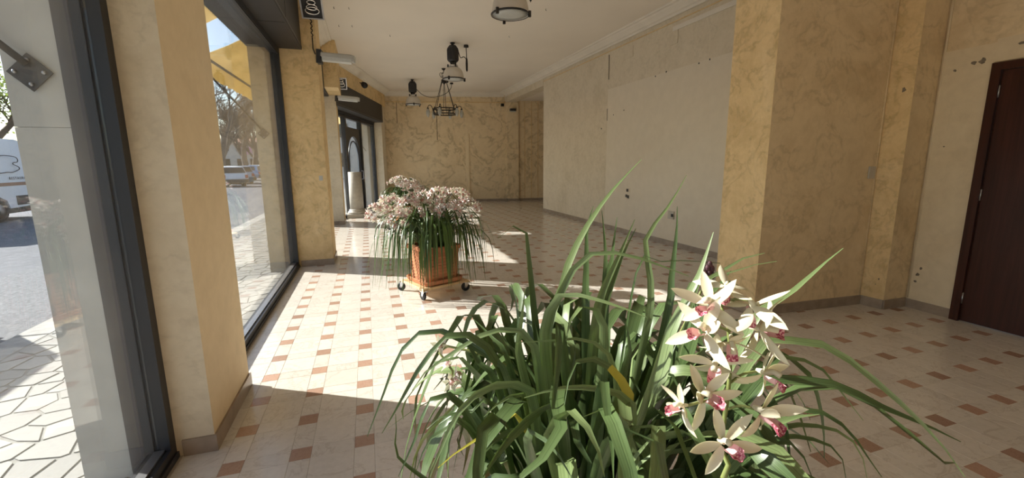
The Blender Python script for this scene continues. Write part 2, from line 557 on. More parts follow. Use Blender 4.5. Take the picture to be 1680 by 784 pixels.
# enamel bell shade
M['bell'] = simple('pale enamel bell', (.62, .58, .52), 0.3, 0, 0.04, 4)
M['frosted'] = simple('frosted lamp glass', (.50, .52, .50), 0.35, 0, 0.05, 10)
M['tulip'] = simple('tulip glass shade', (.42, .42, .38), 0.25, 0, 0.1, 20)
TRACED = [
 ([(0.375, 0.785, 0.58), (0.348, 0.774, 0.809), (0.314, 0.761, 1.089), (0.339, 0.789, 1.184), (0.371, 0.806, 1.239), (0.396, 0.825, 1.291), (0.444, 0.841, 1.361), (0.508, 0.851, 1.434), (0.584, 0.857, 1.502)], 0.0177, 1),
 ([(0.388, 0.783, 0.58), (0.355, 0.766, 0.818), (0.314, 0.744, 1.11), (0.319, 0.75, 1.195), (0.338, 0.745, 1.245), (0.36, 0.739, 1.293), (0.39, 0.727, 1.325), (0.418, 0.711, 1.331), (0.458, 0.689, 1.325), (0.505, 0.663, 1.308), (0.546, 0.638, 1.291)], 0.0158, 1),
 ([(0.362, 0.823, 0.58), (0.342, 0.817, 0.826), (0.317, 0.81, 1.126), (0.313, 0.814, 1.173), (0.309, 0.824, 1.251), (0.304, 0.833, 1.329), (0.3, 0.836, 1.367), (0.284, 0.836, 1.372), (0.262, 0.836, 1.367), (0.241, 0.833, 1.348)], 0.0159, 0),
 ([(0.477, 0.867, 0.58), (0.465, 0.86, 0.849), (0.45, 0.851, 1.178), (0.463, 0.878, 1.216), (0.479, 0.907, 1.273), (0.495, 0.938, 1.339), (0.524, 0.962, 1.39)], 0.0197, 0),
 ([(0.48, 0.819, 0.58), (0.486, 0.831, 0.869), (0.493, 0.845, 1.222), (0.514, 0.878, 1.265), (0.53, 0.916, 1.322), (0.543, 0.954, 1.379)], 0.0155, 0),
 ([(0.463, 0.823, 0.58), (0.479, 0.832, 0.869), (0.499, 0.843, 1.222), (0.529, 0.876, 1.276), (0.551, 0.907, 1.311), (0.578, 0.94, 1.362)], 0.0169, 0),
 ([(0.408, 0.784, 0.58), (0.415, 0.773, 0.84), (0.423, 0.76, 1.157), (0.439, 0.77, 1.216), (0.458, 0.775, 1.255), (0.482, 0.779, 1.295), (0.507, 0.784, 1.34), (0.527, 0.788, 1.378)], 0.0211, 1),
 ([(0.421, 0.857, 0.58), (0.434, 0.824, 0.839), (0.451, 0.783, 1.156), (0.467, 0.798, 1.193), (0.492, 0.811, 1.237), (0.526, 0.825, 1.298), (0.563, 0.836, 1.35)], 0.0182, 0),
 ([(0.509, 0.844, 0.58), (0.532, 0.811, 0.845), (0.561, 0.77, 1.169), (0.57, 0.78, 1.199), (0.576, 0.792, 1.24), (0.576, 0.808, 1.287), (0.576, 0.819, 1.313), (0.589, 0.827, 1.339), (0.618, 0.829, 1.371), (0.652, 0.832, 1.408), (0.692, 0.837, 1.466)], 0.0159, 1),
 ([(0.521, 0.792, 0.58), (0.558, 0.778, 0.854), (0.604, 0.761, 1.19), (0.611, 0.769, 1.231), (0.62, 0.776, 1.273), (0.634, 0.788, 1.347), (0.64, 0.798, 1.4)], 0.0195, 0),
 ([(0.439, 0.79, 0.58), (0.457, 0.722, 0.799), (0.479, 0.639, 1.066), (0.498, 0.637, 1.106), (0.518, 0.642, 1.189), (0.546, 0.64, 1.244), (0.568, 0.638, 1.29), (0.581, 0.637, 1.331), (0.593, 0.637, 1.37)], 0.0276, 1),
 ([(0.512, 0.825, 0.58), (0.549, 0.768, 0.873), (0.594, 0.697, 1.232), (0.62, 0.688, 1.258), (0.665, 0.673, 1.288), (0.705, 0.66, 1.313), (0.73, 0.647, 1.319)], 0.0166, 1),
 ([(0.531, 0.763, 0.58), (0.568, 0.731, 0.88), (0.614, 0.693, 1.246), (0.649, 0.681, 1.27), (0.684, 0.666, 1.283), (0.718, 0.652, 1.296), (0.752, 0.637, 1.303)], 0.0071, 1),
 ([(0.484, 0.84, 0.58), (0.51, 0.82, 0.888), (0.542, 0.795, 1.265), (0.589, 0.783, 1.283), (0.646, 0.765, 1.285), (0.714, 0.741, 1.279)], 0.0052, 0),
 ([(0.519, 0.743, 0.58), (0.585, 0.68, 0.856), (0.665, 0.603, 1.194), (0.707, 0.601, 1.229), (0.758, 0.595, 1.259), (0.81, 0.591, 1.299), (0.857, 0.587, 1.331)], 0.0181, 1),
 ([(0.39, 0.776, 0.58), (0.35, 0.758, 0.841), (0.302, 0.736, 1.16), (0.317, 0.727, 1.234), (0.332, 0.71, 1.26), (0.363, 0.683, 1.258), (0.405, 0.65, 1.247), (0.445, 0.617, 1.232)], 0.0196, 1),
 ([(0.464, 0.827, 0.58), (0.439, 0.769, 0.835), (0.409, 0.698, 1.148), (0.401, 0.7, 1.209), (0.375, 0.7, 1.237), (0.348, 0.695, 1.229), (0.33, 0.685, 1.212), (0.317, 0.671, 1.184)], 0.0243, 1),
 ([(0.385, 0.807, 0.58), (0.333, 0.795, 0.825), (0.271, 0.782, 1.125), (0.272, 0.798, 1.173), (0.272, 0.814, 1.221), (0.267, 0.829, 1.254)], 0.0121, 0),
 ([(0.41, 0.823, 0.58), (0.343, 0.796, 0.824), (0.261, 0.763, 1.122), (0.258, 0.758, 1.165), (0.263, 0.751, 1.212), (0.267, 0.745, 1.267)], 0.0194, 1),
 ([(0.544, 0.838, 0.58), (0.591, 0.795, 0.845), (0.648, 0.742, 1.168), (0.694, 0.752, 1.205), (0.761, 0.753, 1.232), (0.789, 0.759, 1.217)], 0.0186, 0),
 ([(0.367, 0.805, 0.58), (0.304, 0.779, 0.813), (0.229, 0.748, 1.097), (0.194, 0.769, 1.136), (0.152, 0.791, 1.163), (0.105, 0.813, 1.181), (0.066, 0.826, 1.167), (0.033, 0.832, 1.124), (0.004, 0.832, 1.056), (-0.032, 0.83, 0.972)], 0.0127, 0),
 ([(0.37, 0.808, 0.58), (0.302, 0.784, 0.818), (0.218, 0.753, 1.108), (0.183, 0.771, 1.161), (0.14, 0.785, 1.182), (0.106, 0.788, 1.159), (0.065, 0.789, 1.11), (0.029, 0.786, 1.052), (-0.004, 0.784, 1.002)], 0.0169, 0),
 ([(0.359, 0.792, 0.58), (0.327, 0.766, 0.823), (0.287, 0.733, 1.119), (0.274, 0.746, 1.164), (0.25, 0.757, 1.184), (0.195, 0.773, 1.176), (0.139, 0.785, 1.143), (0.082, 0.797, 1.104), (0.056, 0.799, 1.07)], 0.0160, 1),
 ([(0.36, 0.769, 0.58), (0.262, 0.749, 0.793), (0.141, 0.725, 1.053), (0.127, 0.731, 1.079), (0.096, 0.738, 1.087), (0.073, 0.737, 1.065), (0.055, 0.73, 1.02), (0.019, 0.724, 0.95)], 0.0151, 0),
 ([(0.341, 0.805, 0.58), (0.305, 0.753, 0.802), (0.261, 0.69, 1.073), (0.229, 0.694, 1.106), (0.19, 0.694, 1.11), (0.146, 0.693, 1.093), (0.112, 0.685, 1.059), (0.069, 0.671, 0.978)], 0.0199, 1),
 ([(0.358, 0.803, 0.58), (0.313, 0.761, 0.792), (0.257, 0.709, 1.051), (0.233, 0.707, 1.075), (0.203, 0.702, 1.072), (0.17, 0.695, 1.053)], 0.0218, 1),
 ([(0.381, 0.762, 0.58), (0.335, 0.699, 0.805), (0.279, 0.622, 1.08), (0.24, 0.605, 1.097), (0.202, 0.585, 1.096), (0.162, 0.563, 1.079), (0.128, 0.539, 1.06)], 0.0352, 0),
 ([(0.414, 0.739, 0.58), (0.341, 0.669, 0.796), (0.252, 0.584, 1.06), (0.262, 0.572, 1.107), (0.269, 0.557, 1.127), (0.279, 0.535, 1.121), (0.29, 0.51, 1.1), (0.292, 0.485, 1.06)], 0.0269, 1),
 ([(0.399, 0.741, 0.58), (0.374, 0.673, 0.829), (0.344, 0.589, 1.134), (0.334, 0.553, 1.114), (0.321, 0.515, 1.08), (0.304, 0.481, 1.056)], 0.0237, 0),
 ([(0.444, 0.753, 0.58), (0.434, 0.689, 0.787), (0.421, 0.611, 1.04), (0.405, 0.612, 1.089), (0.365, 0.616, 1.111), (0.312, 0.623, 1.122), (0.269, 0.624, 1.124), (0.222, 0.626, 1.118)], 0.0194, 1),
 ([(0.42, 0.793, 0.58), (0.418, 0.714, 0.801), (0.416, 0.618, 1.072), (0.397, 0.62, 1.125), (0.369, 0.62, 1.155), (0.337, 0.62, 1.172), (0.307, 0.615, 1.17), (0.291, 0.603, 1.152), (0.276, 0.587, 1.117)], 0.0212, 3),
 ([(0.418, 0.791, 0.58), (0.417, 0.732, 0.801), (0.417, 0.66, 1.072), (0.413, 0.666, 1.118), (0.397, 0.674, 1.158), (0.355, 0.688, 1.177), (0.301, 0.7, 1.176), (0.237, 0.717, 1.175)], 0.0121, 1),
 ([(0.427, 0.759, 0.58), (0.374, 0.722, 0.858), (0.31, 0.676, 1.198), (0.295, 0.652, 1.188), (0.279, 0.624, 1.149), (0.259, 0.595, 1.105), (0.242, 0.566, 1.059)], 0.0199, 0),
 ([(0.402, 0.769, 0.58), (0.416, 0.726, 0.797), (0.433, 0.675, 1.061), (0.437, 0.669, 1.113), (0.443, 0.661, 1.157), (0.431, 0.661, 1.211)], 0.0223, 0),
 ([(0.459, 0.784, 0.58), (0.447, 0.711, 0.772), (0.433, 0.622, 1.007), (0.444, 0.613, 1.057), (0.455, 0.608, 1.122), (0.472, 0.603, 1.204)], 0.0180, 1),
 ([(0.403, 0.744, 0.58), (0.399, 0.664, 0.762), (0.395, 0.566, 0.985), (0.389, 0.566, 1.031), (0.373, 0.57, 1.081), (0.341, 0.573, 1.103), (0.304, 0.574, 1.098)], 0.0176, 1),
 ([(0.344, 0.792, 0.58), (0.296, 0.746, 0.785), (0.238, 0.69, 1.036), (0.203, 0.687, 1.039), (0.158, 0.682, 1.023), (0.114, 0.677, 1.007), (0.082, 0.669, 0.992)], 0.0115, 2),
 ([(0.378, 0.77, 0.58), (0.373, 0.673, 0.762), (0.367, 0.554, 0.984), (0.371, 0.544, 1.017), (0.388, 0.531, 1.054), (0.406, 0.518, 1.09)], 0.0143, 1),
 ([(0.449, 0.785, 0.58), (0.416, 0.672, 0.772), (0.375, 0.534, 1.008), (0.388, 0.516, 1.049), (0.407, 0.493, 1.071)], 0.0157, 1),
 ([(0.315, 0.857, 0.58), (0.187, 0.819, 0.743), (0.03, 0.773, 0.942), (0.023, 0.789, 0.989), (0.023, 0.801, 1.026)], 0.0091, 0),
 ([(0.317, 0.789, 0.58), (0.264, 0.762, 0.792), (0.198, 0.728, 1.052), (0.16, 0.734, 1.044), (0.122, 0.74, 1.042), (0.089, 0.744, 1.034), (0.074, 0.741, 1.021)], 0.0143, 0),
 ([(0.4, 0.8, 0.58), (0.318, 0.726, 0.79), (0.219, 0.635, 1.046), (0.185, 0.626, 1.058), (0.151, 0.614, 1.047), (0.114, 0.6, 1.018)], 0.0213, 0),
 ([(0.329, 0.839, 0.58), (0.246, 0.785, 0.781), (0.145, 0.719, 1.026), (0.107, 0.724, 1.025), (0.074, 0.724, 1.008), (0.05, 0.716, 0.96)], 0.0151, 0),
 ([(0.371, 0.792, 0.58), (0.301, 0.704, 0.796), (0.216, 0.596, 1.061), (0.229, 0.567, 1.082), (0.24, 0.534, 1.077), (0.248, 0.499, 1.059)], 0.0234, 0),
 ([(0.377, 0.792, 0.58), (0.346, 0.779, 0.809), (0.308, 0.763, 1.089), (0.313, 0.791, 1.134), (0.312, 0.823, 1.188)], 0.0110, 0),
 ([(0.357, 0.789, 0.58), (0.294, 0.78, 0.801), (0.216, 0.768, 1.07), (0.188, 0.798, 1.105), (0.171, 0.824, 1.141), (0.153, 0.851, 1.178)], 0.0192, 0),
 ([(0.363, 0.861, 0.58), (0.311, 0.827, 0.815), (0.247, 0.785, 1.101), (0.223, 0.833, 1.143), (0.196, 0.878, 1.169)], 0.0161, 0),
 ([(0.367, 0.788, 0.58), (0.323, 0.792, 0.81), (0.27, 0.798, 1.092), (0.256, 0.835, 1.124), (0.242, 0.874, 1.165)], 0.0151, 0),
 ([(0.468, 0.726, 0.58), (0.539, 0.646, 0.848), (0.625, 0.548, 1.176), (0.664, 0.533, 1.192), (0.705, 0.514, 1.192), (0.738, 0.496, 1.179), (0.769, 0.475, 1.151), (0.807, 0.451, 1.114), (0.847, 0.424, 1.07), (0.879, 0.401, 1.027), (0.901, 0.38, 0.984)], 0.0151, 1),
 ([(0.525, 0.739, 0.58), (0.566, 0.649, 0.819), (0.617, 0.539, 1.111), (0.658, 0.525, 1.125), (0.705, 0.506, 1.123), (0.756, 0.485, 1.114), (0.79, 0.467, 1.092), (0.831, 0.447, 1.073), (0.88, 0.424, 1.051), (0.923, 0.402, 1.028)], 0.0184, 0),
 ([(0.504, 0.715, 0.58), (0.578, 0.632, 0.79), (0.669, 0.531, 1.047), (0.707, 0.518, 1.063), (0.742, 0.501, 1.057), (0.775, 0.48, 1.029), (0.789, 0.467, 1.002), (0.815, 0.446, 0.956)], 0.0136, 0),
 ([(0.55, 0.755, 0.58), (0.592, 0.675, 0.831), (0.644, 0.578, 1.138), (0.689, 0.568, 1.144), (0.75, 0.551, 1.133), (0.785, 0.539, 1.109), (0.812, 0.528, 1.073), (0.852, 0.509, 1.018)], 0.0099, 1),
 ([(0.468, 0.706, 0.58), (0.522, 0.619, 0.783), (0.587, 0.512, 1.031), (0.613, 0.502, 1.059), (0.642, 0.489, 1.078), (0.681, 0.471, 1.087)], 0.0268, 1),
 ([(0.493, 0.736, 0.58), (0.583, 0.666, 0.825), (0.693, 0.58, 1.124), (0.735, 0.572, 1.126), (0.765, 0.562, 1.106), (0.785, 0.552, 1.06), (0.796, 0.541, 1.0), (0.798, 0.533, 0.936)], 0.0158, 0),
 ([(0.523, 0.718, 0.58), (0.575, 0.631, 0.805), (0.638, 0.526, 1.079), (0.648, 0.504, 1.054), (0.641, 0.486, 1.023), (0.63, 0.468, 0.982)], 0.0171, 0),
 ([(0.477, 0.746, 0.58), (0.555, 0.648, 0.77), (0.651, 0.529, 1.002), (0.699, 0.515, 1.014), (0.746, 0.497, 1.001), (0.769, 0.486, 0.98), (0.775, 0.477, 0.941)], 0.0127, 0),
 ([(0.5, 0.791, 0.58), (0.576, 0.681, 0.772), (0.668, 0.545, 1.006), (0.727, 0.529, 1.022), (0.791, 0.506, 1.009), (0.822, 0.489, 0.975), (0.831, 0.477, 0.926)], 0.0109, 1),
 ([(0.472, 0.741, 0.58), (0.537, 0.633, 0.781), (0.617, 0.502, 1.027), (0.643, 0.479, 1.028), (0.651, 0.46, 1.014), (0.645, 0.445, 0.999)], 0.0216, 0),
 ([(0.542, 0.757, 0.58), (0.598, 0.681, 0.821), (0.668, 0.587, 1.115), (0.704, 0.588, 1.105), (0.735, 0.586, 1.076), (0.767, 0.584, 1.041)], 0.0137, 0),
 ([(0.546, 0.795, 0.58), (0.585, 0.751, 0.854), (0.633, 0.697, 1.189), (0.66, 0.706, 1.222), (0.693, 0.71, 1.248), (0.72, 0.716, 1.268)], 0.0299, 0),
]
BLOOMS = [
 ([0.471, 0.499, 1.288], [-0.89, -0.34, 0.3], 0.2, 1),
 ([0.463, 0.503, 1.249], [-0.85, -0.38, 0.35], -0.2, 1),
 ([0.517, 0.473, 1.291], [0.5, 0.01, -0.87], 0.5, 1),
 ([0.542, 0.478, 1.251], [0.7, -0.71, 0.01], 1.0, 1.1),
 ([0.495, 0.481, 1.235], [-0.26, -0.49, -0.83], 0, 0.85),
 ([0.495, 0.507, 1.188], [-0.71, -0.64, -0.28], 0.1, 1),
 ([0.562, 0.479, 1.174], [0.35, -0.94, -0.02], -0.5, 1),
 ([0.46, 0.49, 1.151], [-0.13, -0.94, 0.32], 0.6, 1),
 ([0.413, 0.48, 1.148], [-0.99, -0.06, 0.12], -0.3, 0.75),
 ([0.531, 0.451, 1.132], [0.12, -0.99, 0.04], -0.3, 1.1),
 ([0.475, 0.46, 1.088], [-0.21, -0.91, 0.35], 0.4, 1),
 ([0.492, 0.495, 1.315], [0.34, 0.48, -0.81], 0, 0.8),
]
SPIKE = [(0.481, 0.477, 0.999), (0.49, 0.484, 1.055), (0.502, 0.489, 1.102), (0.514, 0.497, 1.167), (0.518, 0.506, 1.222), (0.514, 0.515, 1.264), (0.505, 0.522, 1.286)]
DUSKY = [(0.692, 0.748, 1.276), (0.687, 0.748, 1.269), (0.696, 0.745, 1.267), (0.69, 0.745, 1.258), (0.681, 0.748, 1.256), (0.696, 0.742, 1.253), (0.685, 0.744, 1.245)]
BACKBLOOM = [(0.131, 0.949, 1.091), (0.152, 0.933, 1.043), (0.161, 0.927, 1.022), (0.173, 0.92, 1.008), (0.152, 0.927, 1.008)]


# ================================================================== STRUCTURE
CEIL = 4.0
# bent far part of the shop front: distance along, offset inwards, height
BO, BU, BN = Vector((-0.6, 11.6)), Vector((0.2563, 0.9666)), Vector((0.9666, -0.2563))


def ang(t, off, z):
    p = BO + BU * t + BN * off
    return (p.x, p.y, z)


def abox(mb, t0, t1, o0, o1, z0, z1):
    vs_ = [ang(t, o, z) for z in (z0, z1) for o in (o0, o1) for t in (t0, t1)]
    return mb.add(vs_, [(0, 1, 3, 2), (4, 6, 7, 5), (0, 4, 5, 1), (2, 3, 7, 6), (0, 2, 6, 4), (1, 5, 7, 3)])


def far_y(x):
    return 16.6 - 0.2 * (x - 3.08)


# ---- floor: slab of grout with inlaid marble tiles
LO, LA, LB = Vector((-0.104, 3.6455)), Vector((0.31772, 0.01045)), 0.32957
BW, JT = 0.102, 0.0012
floor = struct('floor', MB().prism([(-1.03, -3.4), (5.2, -3.4), (5.2, 12.3), (8.6, 12.3), (8.6, 15.6), (0.75, 17.2), (-0.66, 12.0), (-1.03, 12.0)], -0.12, -0.0015),
               M['grout'], 'polished marble floor of cream tiles with small red inlays')


def inside_floor(x, y):
    if y < 12.0:
        if x > (5.16 if y < 2.86 else 5.03):
            return False
        if 3.47 < x and 3.13 < y < 3.66:
            return False
        return x > -1.03 and y > -3.3
    if x > 5.03 and y < 12.35:
        return False
    p = Vector((x, y)) - BO
    return p.dot(BN) > -0.36 and y < far_y(x) and x < 8.5


def tile_mesh(name, w, d, mat):
    h = JT / 2
    return MB().bbox(-w / 2 + h, w / 2 - h, -d / 2 + h, d / 2 - h, -0.012, 0.0, 0.0012).mesh(name, mat)


CW, CD = LA.x - BW, LB - BW
KINDS_ = [('red_tile', BW, BW, 0.0, 0.0, 'marble_red'), ('marble_tile', CW, CD, LA.x / 2, LB / 2, 'marble'),
          ('marble_strip', CW, BW, LA.x / 2, 0.0, 'marble'), ('marble_strip', BW, CD, 0.0, LB / 2, 'marble')]
meshes = [tile_mesh(k[0], k[1], k[2], M[k[5]]) for k in KINDS_]
near = {0: [], 1: [], 2: [], 3: []}
rest = []
for i in range(-4, 29):
    for j in range(-22, 42):
        for q, (nm, w, d, ox, oy, mt) in enumerate(KINDS_):
            x = LO.x + i * LA.x + ox
            y = LO.y + i * LA.y + j * LB + oy
            if not inside_floor(x, y):
                continue
            xl = max(x - w / 2, -1.03)
            xr = min(x + w / 2, (5.16 if y < 2.86 else 5.03) if y < 12.3 else 99)
            full = xr - xl > w - 1e-4
            pr = project((x, y, 0))
            if full and pr and -20 < pr[0] < 1700 and pr[1] < 800 and y < 9 and not (x > 3.4 and y > 3.6 and y < 5.2):
                near[q].append((pr[2], x, y))
            else:
                rest.append((q, xl, xr, y - d / 2, y + d / 2))
caps = {0: 300, 1: 295, 2: 145, 3: 145}
for q in near:
    near[q].sort()
    for z, x, y in near[q][:caps[q]]:
        instance(KINDS_[q][0], meshes[q], (x, y, 0), floor)
    for z, x, y in near[q][caps[q]:]:
        w, d = KINDS_[q][1], KINDS_[q][2]
        rest.append((q, x - w / 2, x + w / 2, y - d / 2, y + d / 2))
mb = MB()
for q, x0, x1, y0, y1 in rest:
    mb.cur = 1 if q == 0 else 0
    h = JT / 2
    mb.box(x0 + h, x1 - h, y0 + h, y1 - h, -0.012, 0.0)
mb.build('floor_tiles', [M['marble'], M['marble_red']], floor, 'stuff')

# ---- ceiling
struct('ceiling', MB().prism([(-1.44, -3.6), (9.0, -3.6), (9.0, 18.5), (0.2, 18.5), (-1.44, 12.2)], CEIL, CEIL + 0.35), M['ceiling'],
       'off-white plaster ceiling with hooks and lamp roses')
struct('trim_1', MB().box(5.031, 8.8, 12.4, 16.3, 3.72, 3.999), M['ceiling'], 'lowered ceiling of the alcove beyond the long wall')

# ---- pillars of the shop front
PX = -1.03


def pier(y0, y1, label, mat):
    """outer stone facing of a pillar, in slabs"""
    o = struct('pillar', MB().box(-1.385, -1.205, y0 + 0.03, y1 - 0.03, -0.1, 3.05), M['mortar'], label)
    zs = [-0.06, 1.66, 3.05]
    for a, b in zip(zs[:-1], zs[1:]):
        MB().box(-1.395, -1.2, y0, y1, a + 0.0008, b - 0.0008).build('stone_slab', mat, o)
    return o


def pillar(y0, y1, x1, label, mats, ztop=CEIL):
    m = MB()
    m.cur = 0
    m.add([(-1.2, y0, 0), (PX, y0, 0), (x1, y0, 0), (x1, y0, ztop), (PX, y0, ztop), (-1.2, y0, ztop)], [(0, 1, 4, 5), (1, 2, 3, 4)])
    m.cur = 1
    m.add([(x1, y0, 0), (x1, y1, 0), (x1, y1, ztop), (x1, y0, ztop)], [(0, 1, 2, 3)])
    m.cur = 0
    m.add([(x1, y1, 0), (-1.2, y1, 0), (-1.2, y1, ztop), (x1, y1, ztop), (-1.2, y0, 0), (-1.2, y0, ztop)], [(0, 1, 2, 3), (1, 4, 5, 2)])
    o = struct('pillar', m, mats, label)
    t = 0.012
    MB().box(PX + 0.03, x1 + t, y0 - t, y0, 0, 0.09).build('baseboard', M['skirting'], o)
    MB().box(x1, x1 + t, y0, y1 + t, 0, 0.09).build('baseboard', M['skirting'], o)
    MB().box(PX + 0.03, x1, y1, y1 + t, 0, 0.09).build('baseboard', M['skirting'], o)
    return o


pillar(2.5, 3.22, -0.855, 'near pillar with pale reveal and smooth yellow side between the windows', [M['plaster_reveal'], M['plaster_yellow']])
pillar(6.95, 7.58, -0.56, 'mottled ochre pillar at the far end of the big window', [M['plaster_ochre'], M['plaster_ochre']])
pillar(11.5, 12.1, -0.6, 'paler mottled pillar beside the arched glass door', [M['plaster_pale'], M['plaster_ochre']])
pier(2.45, 3.27, 'grey stone outer pier behind the near glass', M['concrete'])
pier(6.86, 7.66, 'warm stone outer pier with diamond plate beyond the big window', M['concrete_warm'])
pier(11.42, 12.2, 'stone outer pier beyond the second window', M['concrete_warm'])
pier(-3.6, -2.8, 'stone outer pier at the back corner', M['concrete'])

# lintel outside and masonry over the windows
lint = struct('lintel', MB().box(-1.44, -1.2, -3.6, 12.2, 3.06, 4.4), M['concrete'], 'outer lintel over the shop windows')
MB().box(-1.42, -1.13, -2.8, 12.1, 3.04, 3.059).build('soffit', M['shutter'], lint)
m = MB().box(-1.19, -0.75, -3.4, 2.5, 3.74, 3.999).box(-1.19, -0.75, 3.22, 6.95, 3.74, 3.999).box(-1.19, -0.75, 7.58, 11.5, 3.74, 3.999)
wall_left = struct('wall_left', m, M['plaster_ochre'], 'narrow ochre wall above the shutter boxes')
struct('beam', MB().box(-0.74, -0.47, 10.3, 11.48, 3.06, 3.998), M['plaster_ochre'], 'short ochre downstand above the second window')


# ---- windows along the front
def shop_window(n, y0, y1, label, seams):
    r = struct('window_%d' % n, MB().box(-1.13, -1.03, y0, y1, 0.0, 0.075), M['frame'], label)
    MB().box(-1.028, -1.02, y0, y1, 0.0, 0.03).build('sill_strip', M['frame_grey'], r)
    MB().box(-1.10, -1.055, y0 + 0.06, y1 - 0.06, 0.076, 0.085).build('glazing_bead', M['steel'], r)
    for ya, yb in ((y0, y0 + 0.06), (y1 - 0.06, y1)):
        p = MB().box(-1.2, -1.10, ya, yb, -0.05, 3.03).box(-1.075, -1.03, ya, yb, 0.076, 3.03).box(-1.10, -1.075, ya + 0.012, yb - 0.012, 0.076, 3.03).build('frame_post', M['frame'], r)
        MB().box(-1.2005, -1.14, ya - 0.001, yb + 0.001, 0.0, 3.0).build('outer_bead', M['frame_grey'], p)
    MB().box(-1.2, -1.03, y0, y1, 2.96, 3.03).build('head_rail', M['frame'], r)
    MB().box(-1.06, -1.035, y0 + 0.06, y1 - 0.06, 2.945, 2.959).build('glazing_bead', M['grey_metal'], r)
    MB().box(-1.092, -1.084, y0 + 0.05, y1 - 0.05, 0.077, 2.97).build('pane', M['glass'], r)
    b = MB().box(-1.05, -0.747, y0 + 0.005, y1 - 0.005, 3.031, 3.735)
    bx = b.build('shutter_box', M['shutter'], r)
    q = MB()
    for s in seams:
        q.box(-0.7468, -0.744, s - 0.004, s + 0.004, 3.05, 3.73)
        q.box(-1.03, -0.76, s - 0.004, s + 0.004, 3.028, 3.0309)
    if seams:
        q.build('seam_strip', M['black'], bx)
    MB().box(-0.747, -0.742, y0 + 0.02, y1 - 0.02, 3.05, 3.075).build('edge_strip', M['frame'], bx)
    return r


shop_window(1, -2.8, 2.5, 'tall dark-framed shop window nearest the street van', [0.5])
shop_window(2, 3.22, 6.95, 'big dark-framed shop window between the two ochre pillars', [4.4, 5.7])
shop_window(3, 7.58, 11.5, 'dark-framed shop window hidden behind the ochre pillar', [9.5])

# ---- the bent far front with the arched door
t0, gl = 0.293, -0.378
ab = struct('wall_left_far', abox(MB(), 0.2, 5.35, -0.30, -0.02, 3.44, 3.999), M['plaster_ochre'], 'ochre wall above the shutter box by the arched door')
abox(MB(), 4.80, 5.3, -0.40, -0.06, 0.0, 3.44).build('corner_strip', M['plaster_pale'], ab)
abox(MB(), 4.80, 5.3, -0.06, -0.048, 0.0, 0.09).build('baseboard', M['skirting'], ab)
sb = abox(MB(), 0.02, 4.78, -0.33, 0.0, 2.86, 3.435)
w4 = struct('window_4', abox(MB(), 0.3, t0 + 4.55, gl - 0.05, gl + 0.05, -0.02, 0.08), M['frame'], 'dark glazed shop front around the arched door')
sbx = sb.build('shutter_box', M['shutter'], w4)
abox(MB(), 0.02, 4.78, 0.001, 0.006, 2.88, 2.905).build('edge_strip', M['frame_grey'], sbx)
for a, b in ((1.30, 1.42), (2.82, 2.94), (4.42, 4.52), (0.02, 0.1)):
    abox(MB(), t0 + a, t0 + b, gl - 0.06, gl + 0.06, 0.08, 2.86).build('frame_post', M['frame'], w4)
abox(MB(), t0 + 0.1, t0 + 4.42, gl - 0.06, gl + 0.06, 2.72, 2.78).build('head_rail', M['frame'], w4)
abox(MB(), t0 + 0.1, t0 + 4.42, gl - 0.03, gl + 0.1, 2.80, 2.86).build('head_rail', M['frame'], w4)
for a, b, z0_, z1_ in ((0.1, 1.3, 0.08, 2.72), (1.42, 2.82, 2.52, 2.72), (2.94, 4.42, 0.08, 2.72)):
    abox(MB(), t0 + a, t0 + b, gl - 0.004, gl + 0.004, z0_, z1_).build('pane', M['glass'], w4)
# door leaf with pointed-round arch glazing
dl, dr, dz = t0 + 1.43, t0 + 2.81, 2.50
pts_in = []
am = (dl + dr) / 2
ar = (dr - dl) / 2 - 0.085
zs_ = 2.26 - ar * 1.05
for k in range(17):
    a = math.pi - math.pi * k / 16
    pts_in.append((am + ar * math.cos(a), zs_ + ar * 1.05 * math.sin(a)))
d = MB()


def arch_plate(mb, inner, x0, x1, zb, zt, o0, o1):
    """plate x0..x1, zb..zt with an arched opening (inner runs from left spring to right spring)"""
    n = len(inner)
    outer = []
    for x, z in inner:
        k = (x - x0) / (x1 - x0)
        outer.append((x0 + (x1 - x0) * min(max((x - inner[0][0]) / (inner[-1][0] - inner[0][0]), 0), 1), zt))
    for o, flip in ((o0, 0), (o1, 1)):
        v = [ang(x, o, z) for x, z in inner] + [ang(x, o, z) for x, z in outer]
        fs = [(k, k + 1, n + k + 1, n + k) for k in range(n - 1)]
        v += [ang(x0, o, zb), ang(inner[0][0], o, zb), ang(inner[-1][0], o, zb), ang(x1, o, zb)]
        b = 2 * n
        fs += [(b, b + 1, 0, n), (b + 2, b + 3, 2 * n - 1, n - 1)]
        mb.add(v, [f[::-1] for f in fs] if flip else fs)
    rim = [(inner[0][0], zb)] + inner + [(inner[-1][0], zb)]
    v = [ang(x, o, z) for x, z in rim for o in (o0, o1)]
    mb.add(v, [(2 * k, 2 * k + 1, 2 * k + 3, 2 * k + 2) for k in range(len(rim) - 1)])
    per = [(x0, zb), (x0, zt), (x1, zt), (x1, zb)]
    v = [ang(x, o, z) for x, z in per for o in (o0, o1)]
    mb.add(v, [(2 * k, 2 * k + 1, 2 * k + 3, 2 * k + 2) for k in range(3)])


